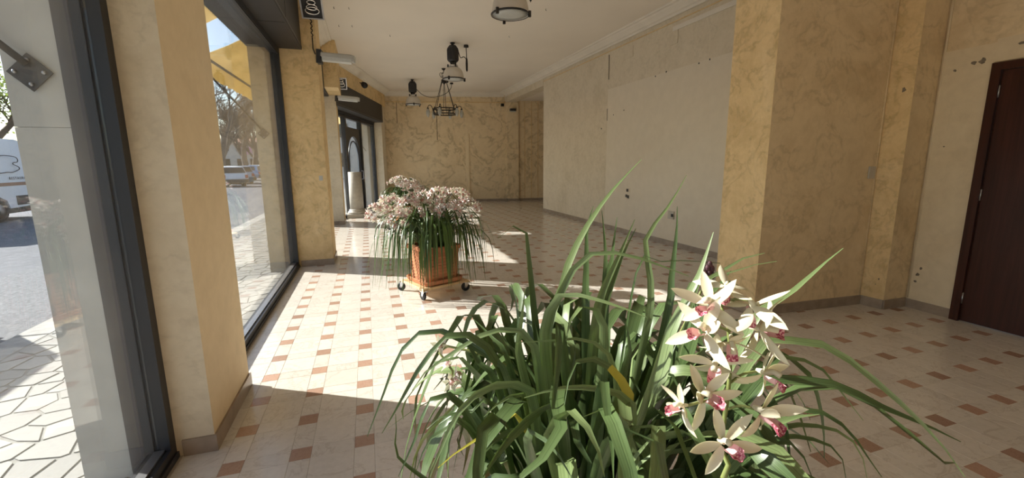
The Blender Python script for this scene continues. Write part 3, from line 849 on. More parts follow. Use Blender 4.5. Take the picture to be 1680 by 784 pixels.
arch_plate(d, pts_in, dl, dr, 0.30, dz, gl - 0.03, gl + 0.03)
abox(d, dl, dr, gl - 0.03, gl + 0.03, 0.01, 0.30)
door1 = struct('door_2', d, M['frame'], 'dark street door with an arched glass light')
poly = [(x, z) for x, z in pts_in]
v = [ang(x, gl, z) for x, z in poly] + [ang(pts_in[-1][0], gl, 0.3), ang(pts_in[0][0], gl, 0.3)]
v2 = [ang(x, gl - 0.008, z) for x, z in poly] + [ang(pts_in[-1][0], gl - 0.008, 0.3), ang(pts_in[0][0], gl - 0.008, 0.3)]
n = len(v)
MB().add(v + v2, [tuple(range(n)), tuple(range(2 * n - 1, n - 1, -1))] + [(i, i + n, (i + 1) % n + n, (i + 1) % n) for i in range(n)]).build('pane', M['glass'], door1)
ar2 = ar - 0.10
ring = [ang(am + ar2 * math.cos(math.pi * k / 16), gl + 0.01, zs_ - 0.06 + ar2 * 1.1 * math.sin(math.pi * k / 16)) for k in range(17)]
ring = [ang(am + ar2, gl + 0.01, 0.3)] + ring + [ang(am - ar2, gl + 0.01, 0.3)]
MB().tube(ring, 0.022, 6).build('arch_bar', M['frame'], door1)
MB().tube([ang(dr - 0.09, gl + 0.03, 1.0), ang(dr - 0.09, gl + 0.09, 1.0), ang(dr - 0.09, gl + 0.09, 1.25), ang(dr - 0.09, gl + 0.03, 1.25)], 0.012, 6).build('door_handle', M['steel'], door1)
abox(MB(), t0 + 4.6, t0 + 5.3, gl - 0.45, gl - 0.2, -0.06, 3.1).build('stone_pier', M['concrete'], w4)
abox(MB(), 0.0, t0 + 5.3, gl - 0.45, gl - 0.12, 3.0, 4.3).build('outer_lintel', M['concrete'], w4)

# ---- far wall with its pilaster and cover strip
m = MB().prism([(0.2, far_y(0.2)), (5.2, far_y(5.2)), (8.8, far_y(8.8)), (8.8, far_y(8.8) + 0.3), (0.2, far_y(0.2) + 0.3)], 0, CEIL - 0.001)
wall_far = struct('wall_far', m, M['plaster_far'], 'far end wall in clouded ochre stucco with brown tide lines')


def fbox(mb, x0, x1, dep, z0, z1, off=0.0):
    return mb.prism([(x0, far_y(x0) - dep - off), (x1, far_y(x1) - dep - off), (x1, far_y(x1) - off), (x0, far_y(x0) - off)], z0, z1)


fbox(MB(), 5.07, 5.5, 0.10, 0, 3.66).build('pilaster', M['plaster_far'], wall_far)
fbox(MB(), 3.56, 3.68, 0.035, 0.0, 2.50).build('cover_strip', M['plaster_yellow'], wall_far)
fbox(MB(), 0.75, 5.05, 0.02, 3.64, 3.67).build('picture_rail', M['plaster_ochre'], wall_far)
for k in range(5):
    fbox(MB(), 5.75 + k * 0.25, 5.77 + k * 0.25, 0.012, 0.1, 3.70).build('panel_batten', M['plaster_ochre'], wall_far)
for x, z, h in ((1.15, 2.9, 0.75), (2.55, 2.3, 1.0)):
    MB().tube([(x, far_y(x) - 0.006, z), (x + 0.01, far_y(x) - 0.006, z + h)], 0.008, 5).build('loose_cable', M['iron'], wall_far)
m = fbox(MB(), 0.7, 5.07, 0.015, 0, 0.09)
fbox(m, 5.5, 8.5, 0.015, 0, 0.09)
fbox(m, 5.07, 5.5, 0.115, 0, 0.09)
struct('baseboard_far', m, M['skirting'], 'brown stone skirting along the far wall')

# ---- long wall, its beam over the alcove
wall_right = struct('wall_right', MB().box(5.03, 5.4, 3.651, 12.38, 0, CEIL - 0.001), M['plaster_pale'], 'long pale stucco wall with a smooth repainted patch')
MB().box(5.024, 5.03, 3.66, 8.70, 0.10, 3.0).build('repainted_patch', M['plaster_patch'], wall_right)
MB().box(5.012, 5.03, 3.66, 6.62, 3.62, 3.69).build('cover_strip', M['crown'], wall_right)
MB().box(5.018, 5.03, 3.66, 12.37, 3.76, 3.775).build('picture_rail', M['plaster_ochre'], wall_right)
mk = MB()
for y, z in ((8.45, 2.45), (8.05, 2.50), (7.05, 2.98), (6.75, 3.00), (5.95, 2.98), (5.72, 2.99), (8.95, 2.2), (6.9, 0.22)):
    mk.ball((5.026, y, z), 0.016, 6, 4, 0.5, 1, 1)
mk.build('wall_plugs', M['black'], wall_right, 'stuff')
for y, z, h in ((8.7, 2.35, 0.25), (8.68, 3.2, 0.5)):
    MB().tube([(5.022, y, z), (5.022, y + 0.01, z + h)], 0.006, 5).build('loose_cable', M['iron'], wall_right)
MB().box(5.02, 5.4, 12.381, 16.1, 3.655, CEIL - 0.001).build('beam', M['plaster_pale'], wall_right)
struct('baseboard_right', MB().box(5.018, 5.03, 3.66, 12.38, 0, 0.09), M['skirting'], 'stone skirting along the long pale wall')
struct('wall_alcove', MB().box(8.55, 8.8, 12.38, 15.8, 0, CEIL - 0.001).box(5.4, 8.8, 12.2, 12.379, 0, CEIL - 0.001), M['plaster_far'], 'dim side wall of the alcove')

# ---- projecting block and the recess with the dark door
m = MB()
pl = [(3.48, 3.655), (3.48, 3.144), (4.82, 3.07), (4.85, 2.87), (5.16, 2.865), (5.4, 2.865), (5.4, 3.655)]
for k in range(len(pl)):
    (xa, ya), (xb, yb) = pl[k], pl[(k + 1) % len(pl)]
    m.cur = 1 if k in (0, 2) else 0
    m.add([(xa, ya, 0), (xb, yb, 0), (xb, yb, CEIL - 0.001), (xa, ya, CEIL - 0.001)], [(0, 1, 2, 3)])
block = struct('wall_block', m, [M['plaster_block'], M['plaster_ochre']], 'projecting wall end in mottled brown stucco')
MB().tube([(4.80, 3.069, 0.1), (4.80, 3.069, 3.9)], 0.006, 6).build('corner_bead', M['plaster_block'], block)
m = MB()
tsk = 0.014
for (xa, ya), (xb, yb) in zip(pl[:5], pl[1:5]):
    dvec = Vector((xb - xa, yb - ya)).normalized()
    nv = Vector((dvec.y, -dvec.x)) * -1
    nv = Vector((-dvec.y, dvec.x)) * -1
    a, b = Vector((xa, ya)) - dvec * 0.0, Vector((xb, yb)) + dvec * tsk * 0.0
    m.prism([(a.x, a.y), (b.x, b.y), (b.x + nv.x * tsk, b.y + nv.y * tsk), (a.x + nv.x * tsk, a.y + nv.y * tsk)], 0, 0.095)
struct('baseboard_block', m, M['skirting'], 'stone skirting round the projecting wall end')
m = MB().box(5.17, 5.45, 2.42, 2.864, 0, CEIL - 0.001).box(5.17, 5.45, -3.6, 1.44, 0, CEIL - 0.001).box(5.17, 5.45, 1.44, 2.42, 2.25, CEIL - 0.001)
wall_door = struct('wall_door', m, M['plaster_block'], 'recess wall with the dark wooden door')
MB().box(5.163, 5.17, 2.485, 2.86, 0.09, 2.46).box(5.163, 5.17, 1.3, 2.485, 2.30, 2.49).build('repainted_patch', M['plaster_door'], wall_door)
MB().box(5.155, 5.17, 2.48, 2.864, 0, 0.09).build('baseboard', M['skirting'], wall_door)
MB().tube([(5.165, 2.845, 0.1), (5.165, 2.845, 3.9)], 0.010, 6).build('corner_bead', M['plaster_door'], wall_door)


def chip(parent, c, n, r, axis):
    """irregular chip in the plaster: a shallow ragged disc"""
    rnd = random.Random(int(c[1] * 1000 + c[2] * 77))
    p = [((r * rnd.uniform(0.5, 1.2)) * math.cos(2 * math.pi * k / n), (r * rnd.uniform(0.5, 1.2)) * math.sin(2 * math.pi * k / n)) for k in range(n)]
    e = Vector((0, 1, 0)) if axis == 'x' else Vector((1, 0, 0))
    MB().extrude(p, c, e, Vector((0, 0, 1)), 0.003).build('plaster_chip', M['chip'], parent)


for y, z, r in ((2.62, 2.32, 0.022), (2.56, 2.325, 0.028), (2.75, 2.28, 0.012), (2.33, 2.42, 0.02), (2.79, 0.35, 0.02), (2.77, 0.42, 0.014), (2.80, 0.28, 0.014), (2.74, 1.6, 0.008)):
    chip(wall_door, (5.161, y, z), 9, r, 'x')
for y, z, r in ((2.95, 2.13, 0.024), (2.96, 0.24, 0.01), (2.93, 0.30, 0.01)):
    chip(block, (4.837, y, z), 9, r, 'x')
# dark door
m = MB().box(5.14, 5.19, 2.42, 2.485, 0, 2.29).box(5.14, 5.19, 1.375, 1.44, 0, 2.29).box(5.14, 5.19, 1.44, 2.42, 2.225, 2.29)
door = struct('door_1', m, M['door'], 'dark brown veneered door with dark frame in the recess')
lf = MB().box(5.165, 5.20, 1.443, 2.417, 0.008, 2.222).build('leaf', M['door'], door)
for z in (0.22, 1.17, 2.05):
    MB().tube([(5.158, 2.419, z - 0.05), (5.158, 2.419, z + 0.05)], 0.008, 8).build('hinge', M['steel'], door)
MB().tube([(5.165, 1.53, 1.03), (5.115, 1.53, 1.03), (5.115, 1.63, 1.03)], 0.010, 8).build('door_handle', M['steel'], door)
struct('wall_back', MB().box(-1.44, 5.45, -3.6, -3.35, 0, CEIL - 0.001), M['plaster_block'], 'back wall of the shop behind the viewer')


# ---- crown mouldings
PROF = [(0, 0), (0.02, 0), (0.03, 0.03), (0.07, 0.04), (0.10, 0.07), (0.15, 0.10), (0.17, 0.12), (0.21, 0.125), (0.22, 0.149), (0, 0.149)]


def crown(name, a, b, nrm, label, z=3.85):
    a, b, nv = Vector(a), Vector(b), Vector(nrm).normalized()
    m = MB()
    k = len(PROF)
    vs_ = [(a.x + nv.x * d, a.y + nv.y * d, z + h) for d, h in PROF] + [(b.x + nv.x * d, b.y + nv.y * d, z + h) for d, h in PROF]
    m.add(vs_, [(i, (i + 1) % k, (i + 1) % k + k, i + k) for i in range(k)] + [tuple(range(k)), tuple(range(2 * k - 1, k - 1, -1))])
    return struct(name, m, M['crown'], label)


crown('trim_2', (5.018, 3.66), (5.018, 16.0), (-1, 0), 'white crown moulding above the long pale wall')
crown('trim_3', (0.7, far_y(0.7) - 0.002), (5.0, far_y(5.0) - 0.002), (-0.2, -1), 'white crown moulding above the far wall')
crown('trim_4', (-0.748, 7.6), (-0.748, 10.28), (1, 0), 'white crown moulding above the second window')
p0, p1 = ang(0.3, -0.018, 0), ang(5.25, -0.018, 0)
crown('trim_5', p0[:2], p1[:2], BN, 'white crown moulding above the arched door')

# hooks and plugs left in the ceiling
hk = MB()
for x, y in ((-0.35, 8.2), (-0.12, 8.15), (-0.33, 9.2), (-0.1, 9.15), (3.0, 7.3), (0.6, 9.6), (2.9, 9.0)):
    hk.tube([(x, y, 3.999), (x, y, 3.975), (x + 0.012, y, 3.968)], 0.004, 5)
o = hk.build('ceiling_hooks', M['iron'])
tag(o, 'tiny iron hooks left in the plaster ceiling', 'hook', kind='stuff')

# ================================================================== OUTSIDE
struct('road', MB().prism([(-60, -40), (60, -40), (60, 140), (-60, 140)], -0.4, -0.15), M['asphalt_light'], 'worn grey street asphalt')
struct('road_strip', MB().box(-5.3, -3.2, -20, 60, -0.152, -0.146), M['asphalt'], 'rough asphalt strip along the kerb')  # stronger grain than the rest of the street
kerb = struct('kerb', MB().box(-3.16, -2.90, -6, 30, -0.3, -0.05), M['mortar'], 'pale stone kerb along the pavement')
y = -5.0
while y < 29:
    MB().bbox(-3.17, -2.885, y + 0.004, y + 0.996, -0.2, -0.035, 0.012).build('kerb_stone', M['kerb'], kerb)
    y += 1.0
walk = struct('sidewalk', MB().prism([(-2.89, -6), (-1.2, -6), (-1.2, 12.0), (-0.6, 14.0), (0.4, 18.0), (3.0, 28.0), (-2.89, 28.0)], -0.3, -0.0365), M['mortar'], 'pavement of pale crazy paving')
# crazy paving: Voronoi cells, inset and lifted
rnd = random.Random(5)
pts = []
sx, sy = 0.165, 0.21
for i in range(-1, 12):
    for j in range(-8, 78):
        pts.append((-2.85 + (i + rnd.uniform(0.05, 0.95)) * sx, (j + rnd.uniform(0.05, 0.95)) * sy))


def clip(poly, px, py, nx, ny):
    out = []
    for k in range(len(poly)):
        a, b = poly[k], poly[(k + 1) % len(poly)]
        da = (a[0] - px) * nx + (a[1] - py) * ny
        db = (b[0] - px) * nx + (b[1] - py) * ny
        if da <= 0:
            out.append(a)
        if da * db < 0:
            t = da / (da - db)
            out.append((a[0] + (b[0] - a[0]) * t, a[1] + (b[1] - a[1]) * t))
    return out


nflag = 0
mb_rest = MB()
for a in pts:
    poly = [(-2.86, -2.0), (-1.21, -2.0), (-1.21, 16.0), (-2.86, 16.0)]
    if not (-2.9 < a[0] < -1.15):
        continue
    for b in pts:
        if b is a or abs(b[0] - a[0]) > 0.6 or abs(b[1] - a[1]) > 0.7:
            continue
        nx, ny = b[0] - a[0], b[1] - a[1]
        l = math.hypot(nx, ny)
        g = 0.007 + 0.005 * rnd.random()
        poly = clip(poly, (a[0] + b[0]) / 2 - nx / l * g, (a[1] + b[1]) / 2 - ny / l * g, nx / l, ny / l)
        if len(poly) < 3:
            break
    if len(poly) < 3:
        continue
    cx = sum(q[0] for q in poly) / len(poly)
    cy = sum(q[1] for q in poly) / len(poly)
    m = MB().prism([(q[0] - cx, q[1] - cy) for q in poly], -0.02, 0.0)
    pr = project((cx, cy, -0.03))
    if pr and nflag < 295 and -80 < pr[0] < 700 and pr[1] < 900:
        instance('flagstone', m.mesh('flagstone', M['flag']), (cx, cy, -0.03 - 0.003 * rnd.random()), walk)
        nflag += 1
    else:
        mb_rest.add([(q[0] + cx, q[1] + cy, q[2] - 0.03) for q in m.v], m.f)
mb_rest.build('paving_stones', M['flag'], walk, 'stuff')


# ================================================================== LAMPS AND FITTINGS
def bell_lamp(label):
    """industrial pendant: ballast housing, neck, chrome ring, enamel bell, glass lens"""
    r = thing('pendant_lamp', (0, 0, CEIL), label, 'lamp', 'industrial bell lamps on the ceiling', local=True)
    MB().lathe([(0.0, 0), (0.05, 0), (0.05, -0.02), (0.03, -0.03), (0.03, -0.06)], n=12).build('ceiling_mount', M['black'], r)
    h = MB().lathe([(0.03, -0.05), (0.075, -0.06), (0.118, -0.12), (0.118, -0.36), (0.10, -0.385), (0.05, -0.39)], n=14, smooth=False)
    hb = h.build('ballast_housing', M['grey_metal'], r)
    f = MB()
    for k in range(14):
        a = 2 * math.pi * k / 14
        c, s = math.cos(a), math.sin(a)
        f.tube([(0.12 * c, 0.12 * s, -0.14), (0.12 * c, 0.12 * s, -0.35)], 0.006, 4)
    f.build('cooling_ribs', M['grey_metal'], hb, 'stuff')
    MB().lathe([(0.06, -0.385), (0.075, -0.40), (0.06, -0.43), (0.075, -0.45), (0.07, -0.48)], n=14).build('neck', M['black'], r)
    MB().lathe([(0.085, -0.455), (0.105, -0.455), (0.105, -0.495), (0.085, -0.495)], n=18, cap=False).build('clamp_ring', M['chrome'], r)
    for k in range(3):
        a = 2 * math.pi * k / 3 + 0.4
        MB().box(-0.012, 0.012, -0.012, 0.012, -0.51, -0.44).build('clamp_lug', M['black'], r).location = (0.112 * math.cos(a), 0.112 * math.sin(a), 0)
    prof = [(0.08, -0.48)]
    for k in range(9):
        a = k / 8 * math.pi / 2
        prof.append((0.09 + 0.135 * math.sin(a), -0.73 + 0.23 * math.cos(a)))
    prof += [(0.232, -0.745), (0.222, -0.748), (0.215, -0.73)]
    bs = MB().lathe(prof, n=28, cap=False).build('bell_shade', M['bell'], r)
    MB().lathe([(0.225, -0.728), (0.238, -0.738), (0.236, -0.752), (0.222, -0.752), (0.225, -0.728)], n=28, cap=False).build('rim', M['black'], bs)
    MB().lathe([(0.0, -0.752), (0.12, -0.750), (0.225, -0.742)], n=24).build('lens', M['frosted'], r)
    for k in range(3):
        a = 2 * math.pi * k / 3 + 1.6
        MB().box(-0.016, 0.016, -0.014, 0.014, -0.785, -0.715).build('rim_clip', M['black'], r).location = (0.236 * math.cos(a), 0.236 * math.sin(a), 0)
    return r


lamp_a = bell_lamp('bell pendant nearest the viewer, cut by the top edge of the photo')
lamp_b = copy_tree(lamp_a)
lamp_c = copy_tree(lamp_a)
lamp_a.location = (1.775, 5.45, CEIL)
lamp_b.location = (1.90, 9.83, CEIL)
lamp_b.rotation_euler.z = 0.4
lamp_c.location = (1.49, 14.35, CEIL)
lamp_c.rotation_euler.z = 1.0
lamp_b['label'] = 'bell pendant hanging just in front of the iron chandelier'
lamp_c['label'] = 'farthest and smallest bell pendant, near the far wall'


def outlet(loc, pts, plug, label):
    r = thing('ceiling_outlet', loc, label, 'outlet', 'black ceiling outlets of the lamps')
    x, y, z = loc
    MB().lathe([(0.0, 0), (0.05, 0), (0.055, -0.045), (0.0, -0.05)], (x, y, z), 12).build('outlet_cap', M['black'], r)
    MB().tube(smooth_path(pts, 16), 0.009, 5).build('cord', M['black'], r)
    if plug:
        a = Vector(plug)
        MB().lathe([(0.008, 0), (0.02, -0.03), (0.026, -0.12), (0.022, -0.26), (0.0, -0.30)], a, 8).build('hanging_connector', M['black'], r)
    return r


outlet((2.22, 9.95, CEIL), [(2.22, 9.95, 3.95), (2.22, 9.95, 3.72), (2.16, 9.93, 3.76), (2.08, 9.9, 3.72), (2.02, 9.86, 3.86), (1.99, 9.85, 3.9)], (2.225, 9.95, 3.74), 'black ceiling outlet with drooping plug beside the lamp before the chandelier')
outlet((2.02, 5.4, CEIL), [(2.02, 5.4, 3.95), (2.02, 5.4, 3.72), (1.98, 5.42, 3.76), (1.9, 5.44, 3.8), (1.86, 5.45, 3.9)], (2.02, 5.4, 3.70), 'black ceiling outlet with hanging plug at the top edge of the photo')
outlet((2.75, 14.6, CEIL), [(2.75, 14.6, 3.95), (2.72, 14.6, 3.82), (2.5, 14.5, 3.62), (2.1, 14.4, 3.5), (1.8, 14.35, 3.55), (1.60, 14.35, 3.72)], None, 'black ceiling outlet with a long cord looping to the farthest lamp')

# wrought-iron chandelier
ch = thing('chandelier', (2.15, 12.5, CEIL), 'wrought-iron ring chandelier with tulip glass shades on long rods', 'chandelier', local=True)
MB().lathe([(0.0, 0), (0.06, 0), (0.05, -0.03), (0.012, -0.05), (0.012, -0.20)], n=10).build('ceiling_rose', M['iron'], ch)
hub = MB().lathe([(0.012, -0.16), (0.05, -0.20), (0.03, -0.26), (0.075, -0.30), (0.075, -0.36), (0.02, -0.40), (0.0, -0.42)], n=12).build('hub', M['iron'], ch)
for k in range(6):
    a = math.pi * k / 3
    c, s = math.cos(a), math.sin(a)
    MB().tube(smooth_path([(0.02 * c, 0.02 * s, -0.14), (0.09 * c, 0.09 * s, -0.11), (0.11 * c, 0.11 * s, -0.18), (0.07 * c, 0.07 * s, -0.24)], 8), 0.007, 5).build('scroll', M['iron'], hub)
for k in range(6):
    a = math.pi * k / 3 + 0.25
    c, s = math.cos(a), math.sin(a)
    rod = MB().tube([(0.07 * c, 0.07 * s, -0.34), (0.30 * c, 0.30 * s, -1.08)], 0.008, 5)
    rod.build('hanging_rod', M['iron'], ch)
rg = MB()
for zz in (-1.06, -1.20):
    rg.lathe([(0.305, zz - 0.014), (0.325, zz - 0.014), (0.325, zz + 0.014), (0.305, zz + 0.014), (0.305, zz - 0.014)], n=36, cap=False)
ring = rg.build('ring', M['iron'], ch)
for k in range(12):
    a = math.pi * k / 6
    c, s = math.cos(a), math.sin(a)
    MB().tube(smooth_path([(0.315 * c, 0.315 * s, -1.06), (0.34 * c, 0.34 * s, -1.10), (0.29 * c, 0.29 * s, -1.15), (0.315 * c, 0.315 * s, -1.20)], 8), 0.007, 4).build('ring_scroll', M['iron'], ring)
for k in range(6):
    a = math.pi * k / 3 + 0.05
    c, s = math.cos(a), math.sin(a)
    arm = MB().tube(smooth_path([(0.315 * c, 0.315 * s, -1.19), (0.36 * c, 0.36 * s, -1.02), (0.42 * c, 0.42 * s, -0.97), (0.47 * c, 0.47 * s, -1.02), (0.47 * c, 0.47 * s, -1.07)], 12), 0.010, 6).build('lamp_arm', M['iron'], ch)
    MB().lathe([(0.018, 0), (0.03, -0.03), (0.052, -0.09), (0.05, -0.15), (0.028, -0.21), (0.006, -0.235)], (0.47 * c, 0.47 * s, -1.06), 10).build('tulip_shade', M['tulip'], arm)
    MB().lathe([(0.024, 0.02), (0.03, -0.01), (0.018, -0.015)], (0.47 * c, 0.47 * s, -1.06), 8).build('lamp_socket', M['iron'], arm)


def floodlight(loc, rot, label, s=1.0):
    r = thing('floodlight', loc, label, 'floodlight', 'square floodlights above the windows', local=True)
    r.rotation_euler = rot
    r.scale = (s, s, s)
    MB().bbox(-0.13, 0.13, -0.15, 0.15, -0.05, 0.0, 0.01).build('housing', M['steel'], r)
    fr = MB().box(-0.14, 0.14, -0.16, -0.14, -0.065, -0.045).box(-0.14, 0.14, 0.14, 0.16, -0.065, -0.045).box(-0.14, -0.12, -0.14, 0.14, -0.065, -0.045).box(0.12, 0.14, -0.14, 0.14, -0.065, -0.045)
    fr.build('front_frame', M['steel'], r)
    MB().box(-0.12, 0.12, -0.14, 0.14, -0.056, -0.0505).build('reflector', M['black'], r)
    for rr, yy in ((0.085, 0.03), (0.065, -0.02), (0.05, -0.09)):
        pts_ = [(rr * math.cos(2 * math.pi * k / 24), yy + 0.6 * rr * math.sin(2 * math.pi * k / 24), -0.066) for k in range(25)]
        MB().tube(pts_, 0.009, 6, cap=False).build('lamp_coil', M['chrome'], r)
    MB().tube([(-0.1, 0.0, 0.0), (-0.1, 0.0, 0.07), (0.1, 0.0, 0.07), (0.1, 0.0, 0.0)], 0.01, 6).build('bracket', M['steel'], r)
    return r


floodlight((-0.56, 6.78, 3.56), (R(-38), R(0), R(0)), 'square chrome-ringed floodlight at the top of the ochre pillar')
floodlight((-0.44, 11.38, 3.33), (R(-60), 0, 0), 'small square floodlight above the far window beside the arched door', 0.85)
sp = thing('spotlight', ang(2.1, 0.02, 3.72), 'small dark round spotlight on the wall above the arched door', 'spotlight')
bx_ = Vector(ang(2.1, 0.02, 3.72))
MB().tube([bx_, bx_ + Vector((0.1, -0.05, -0.05))], 0.014, 6).build('bracket', M['black'], sp)
MB().tube([bx_ + Vector((0.08, -0.02, -0.03)), bx_ + Vector((0.13, -0.2, -0.1))], [0.06, 0.085], 12).build('lamp_head', M['black'], sp)


def emergency(loc, rot, L, label):
    r = thing('emergency_light', loc, label, 'emergency light', 'emergency lights on brackets', local=True)
    r.rotation_euler = rot
    MB().box(0.0, 0.06, -0.07, 0.07, -0.09, 0.09).build('wall_bracket', M['grey_metal'], r)
    MB().bbox(0.05, L, -0.07, 0.07, 0.0, 0.06, 0.015).build('housing', M['white_plastic'], r)
    m = MB()
    prof = [(-0.065, 0.0), (-0.05, -0.045), (0.0, -0.06), (0.05, -0.045), (0.065, 0.0)]
    m.extrude(prof, (0.07, 0, 0), (0, 1, 0), (0, 0, 1), L - 0.09)
    m.build('diffuser', M['dial'], r)
    MB().tube([(0.1, 0, -0.02), (L - 0.05, 0, -0.02)], 0.014, 8).build('tube_lamp', M['white_plastic'], r)
    MB().box(L - 0.02, L + 0.02, -0.06, 0.06, -0.03, 0.05).build('end_cap', M['white_plastic'], r)
    return r


emergency((-0.56, 6.99, 2.96), (0, R(4), R(-8)), 0.48, 'emergency light sticking out from the ochre pillar')
emergency((-0.60, 11.56, 3.02), (0, R(5), R(-8)), 0.52, 'emergency light sticking out from the far pale pillar')
cc = MB()
zz = [(-0.60 + 0.012 * math.cos(k * 1.3), 6.937 + 0.008 * math.sin(k * 1.3), 3.46 - 0.012 * k) for k in range(22)]
cc.tube(zz, 0.006, 4)
cc.tube([(-0.60, 6.938, 3.2), (-0.602, 6.938, 3.05), (-0.58, 6.938, 2.98)], 0.007, 5)
tag(cc.build('coiled_cable', M['black']), 'black coiled cable between floodlight and emergency light on the pillar', 'cable')

ex = 5.28
el = thing('wall_lamp', (ex, far_y(ex) - 0.10, 3.4), 'small oblong dark wall lamp on the far pilaster', 'lamp')
MB().box(ex - 0.11, ex + 0.11, far_y(ex) - 0.20, far_y(ex) - 0.10, 3.34, 3.42).build('lamp_housing', M['grey_metal'], el)
MB().box(ex - 0.10, ex + 0.10, far_y(ex) - 0.19, far_y(ex) - 0.11, 3.31, 3.339).build('diffuser', M['dial'], el)
ax_ = 4.9
al = thing('alarm_sensor', (ax_, far_y(ax_), 3.56), 'small black sensor on a bracket beside the far pilaster', 'sensor')
MB().tube([(ax_, far_y(ax_), 3.56), (ax_, far_y(ax_) - 0.12, 3.58)], 0.012, 6).build('bracket', M['black'], al)
MB().box(ax_ - 0.05, ax_ + 0.05, far_y(ax_) - 0.2, far_y(ax_) - 0.1, 3.5, 3.6).build('sensor_head', M['black'], al)


def wall_box(name, x, y, z, w, h, d, mat, label, cat, holes=()):
    o = thing(name, (x, y, z), label, cat)
    MB().box(x - d, x, y - w / 2, y + w / 2, z - h / 2, z + h / 2).build('cover', mat, o)
    for dy, dz, r in holes:
        MB().box(x - d - 0.012, x - d, y + dy - r, y + dy + r, z + dz - r, z + dz + r).build('socket_hole', M['black'], o)
    return o


wall_box('wall_socket', 5.03, 7.80, 0.84, 0.16, 0.20, 0.012, M['plaster_patch'], 'open wall box with black sockets low on the long pale wall', 'socket', ((0.0, 0.06, 0.03), (0.03, -0.055, 0.028), (-0.03, -0.07, 0.03)))
wall_box('wall_socket', 5.03, 6.40, 0.55, 0.15, 0.14, 0.03, M['socket_box'], 'beige socket low on the long pale wall behind the leaf tips', 'socket', ((-0.05, 0.0, 0.025),))
wall_box('junction_cover', 5.03, 7.94, 3.58, 0.28, 0.20, 0.010, M['plaster_pale'], 'square junction cover under the crown, farther from the viewer', 'cover')
wall_box('junction_cover', 5.03, 6.58, 3.52, 0.18, 0.22, 0.010, M['plaster_pale'], 'small junction cover at the end of the pale strip under the crown', 'cover')
o = thing('blank_plate', (4.72, 3.07, 1.35), 'brownish blank plate on the mottled wall near the recess corner', 'plate')
MB().box(4.70, 4.78, 3.058, 3.072, 1.30, 1.42).build('plate', M['socket_box'], o)
o = thing('light_switch', (-0.64, 6.95, 1.28), 'tiny white switch on the ochre pillar', 'switch')
MB().box(-0.665, -0.615, 6.94, 6.95, 1.25, 1.32).build('plate', M['white_plastic'], o)
MB().box(-0.65, -0.63, 6.934, 6.94, 1.27, 1.30).build('rocker', M['white_plastic'], o)

# stone pedestal by the arched door
pd = thing('pedestal_column', (-0.33, 12.95, 0), 'grey stone pedestal column standing before the arched door', 'column')
x, y = -0.33, 12.95
MB().bbox(x - 0.26, x + 0.26, y - 0.26, y + 0.26, 0, 0.11, 0.012).build('plinth', M['column_stone'], pd)
MB().lathe([(0.235, 0.11), (0.25, 0.14), (0.235, 0.17), (0.205, 0.18), (0.215, 0.21), (0.185, 0.235)], (x, y, 0), 26).build('base_moulding', M['column_stone'], pd)
MB().lathe([(0.18, 0.23), (0.182, 0.6), (0.172, 1.25), (0.0, 1.251)], (x, y, 0), 26).build('shaft', M['column_stone'], pd)


# ================================================================== PLANTS
def leaf_strip(mb, pts, w, wdir=None, fold=0.25, taper0=0.55, tip=0.0, n=12, roll=0.0):
    """strap leaf: V-folded blade with a keel underneath, tapering to a point"""
    P = smooth_path(pts, n)
    vs_, fs = [], []
    side = None
    for k, p in enumerate(P):
        t = (P[min(k + 1, n - 1)] - P[max(k - 1, 0)]).normalized()
        ref = wdir if wdir is not None else Vector((0, 0, 1))
        s = t.cross(ref)
        if s.length < 0.05:
            s = side if side is not None else t.orthogonal()
        s.normalize()
        if side is not None and s.dot(side) < 0:
            s = -s
        if side is not None:
            s = (side * 0.6 + s * 0.4).normalized()
        side = s
        nr = t.cross(s).normalized()
        if nr.z < 0:
            nr = -nr
        s2 = s * math.cos(roll) + nr * math.sin(roll)
        n2 = nr * math.cos(roll) - s * math.sin(roll)
        u = k / (n - 1)
        hw = 0.5 * w * (taper0 + (1 - taper0) * min(1, u * 3.5)) * (1 if u < 0.6 else max(tip, (1 - ((u - 0.6) / 0.4) ** 1.7)))
        hw = max(hw, 0.0006)
        top = [p - s2 * hw + n2 * hw * fold, p, p + s2 * hw + n2 * hw * fold]
        vs_ += top + [q - n2 * 0.0007 for q in top]
    for k in range(n - 1):
        a, b = 6 * k, 6 * k + 6
        fs += [(a, a + 1, b + 1, b), (a + 1, a + 2, b + 2, b + 1), (a + 3, b + 3, b + 4, a + 4), (a + 4, b + 4, b + 5, a + 5)]
    return mb.add(vs_, fs, True)


def leaf_part(mm, mat, parent):
    ob = mm.build('leaf', mat, parent)
    at_ = ob.data.attributes.new('across', 'FLOAT', 'POINT')
    at_.data.foreach_set('value', [(-1.0, 0.0, 1.0, -1.0, 0.0, 1.0)[i % 6] for i in range(len(mm.v))])
    return ob


def arch_pts(base, az, length, lean, droop, n=7):
    """leaf axis leaving base at elevation set by lean, bending over under its weight"""
    p = Vector(base)
    e = lean
    out = [p.copy()]
    for k in range(n - 1):
        st = length / (n - 1)
        p = p + Vector((math.cos(e) * math.cos(az), math.cos(e) * math.sin(az), math.sin(e))) * st
        out.append(p.copy())
        e -= droop / (n - 1) * (0.5 + 1.0 * k / (n - 2))
        e = max(e, -1.5)
    return out


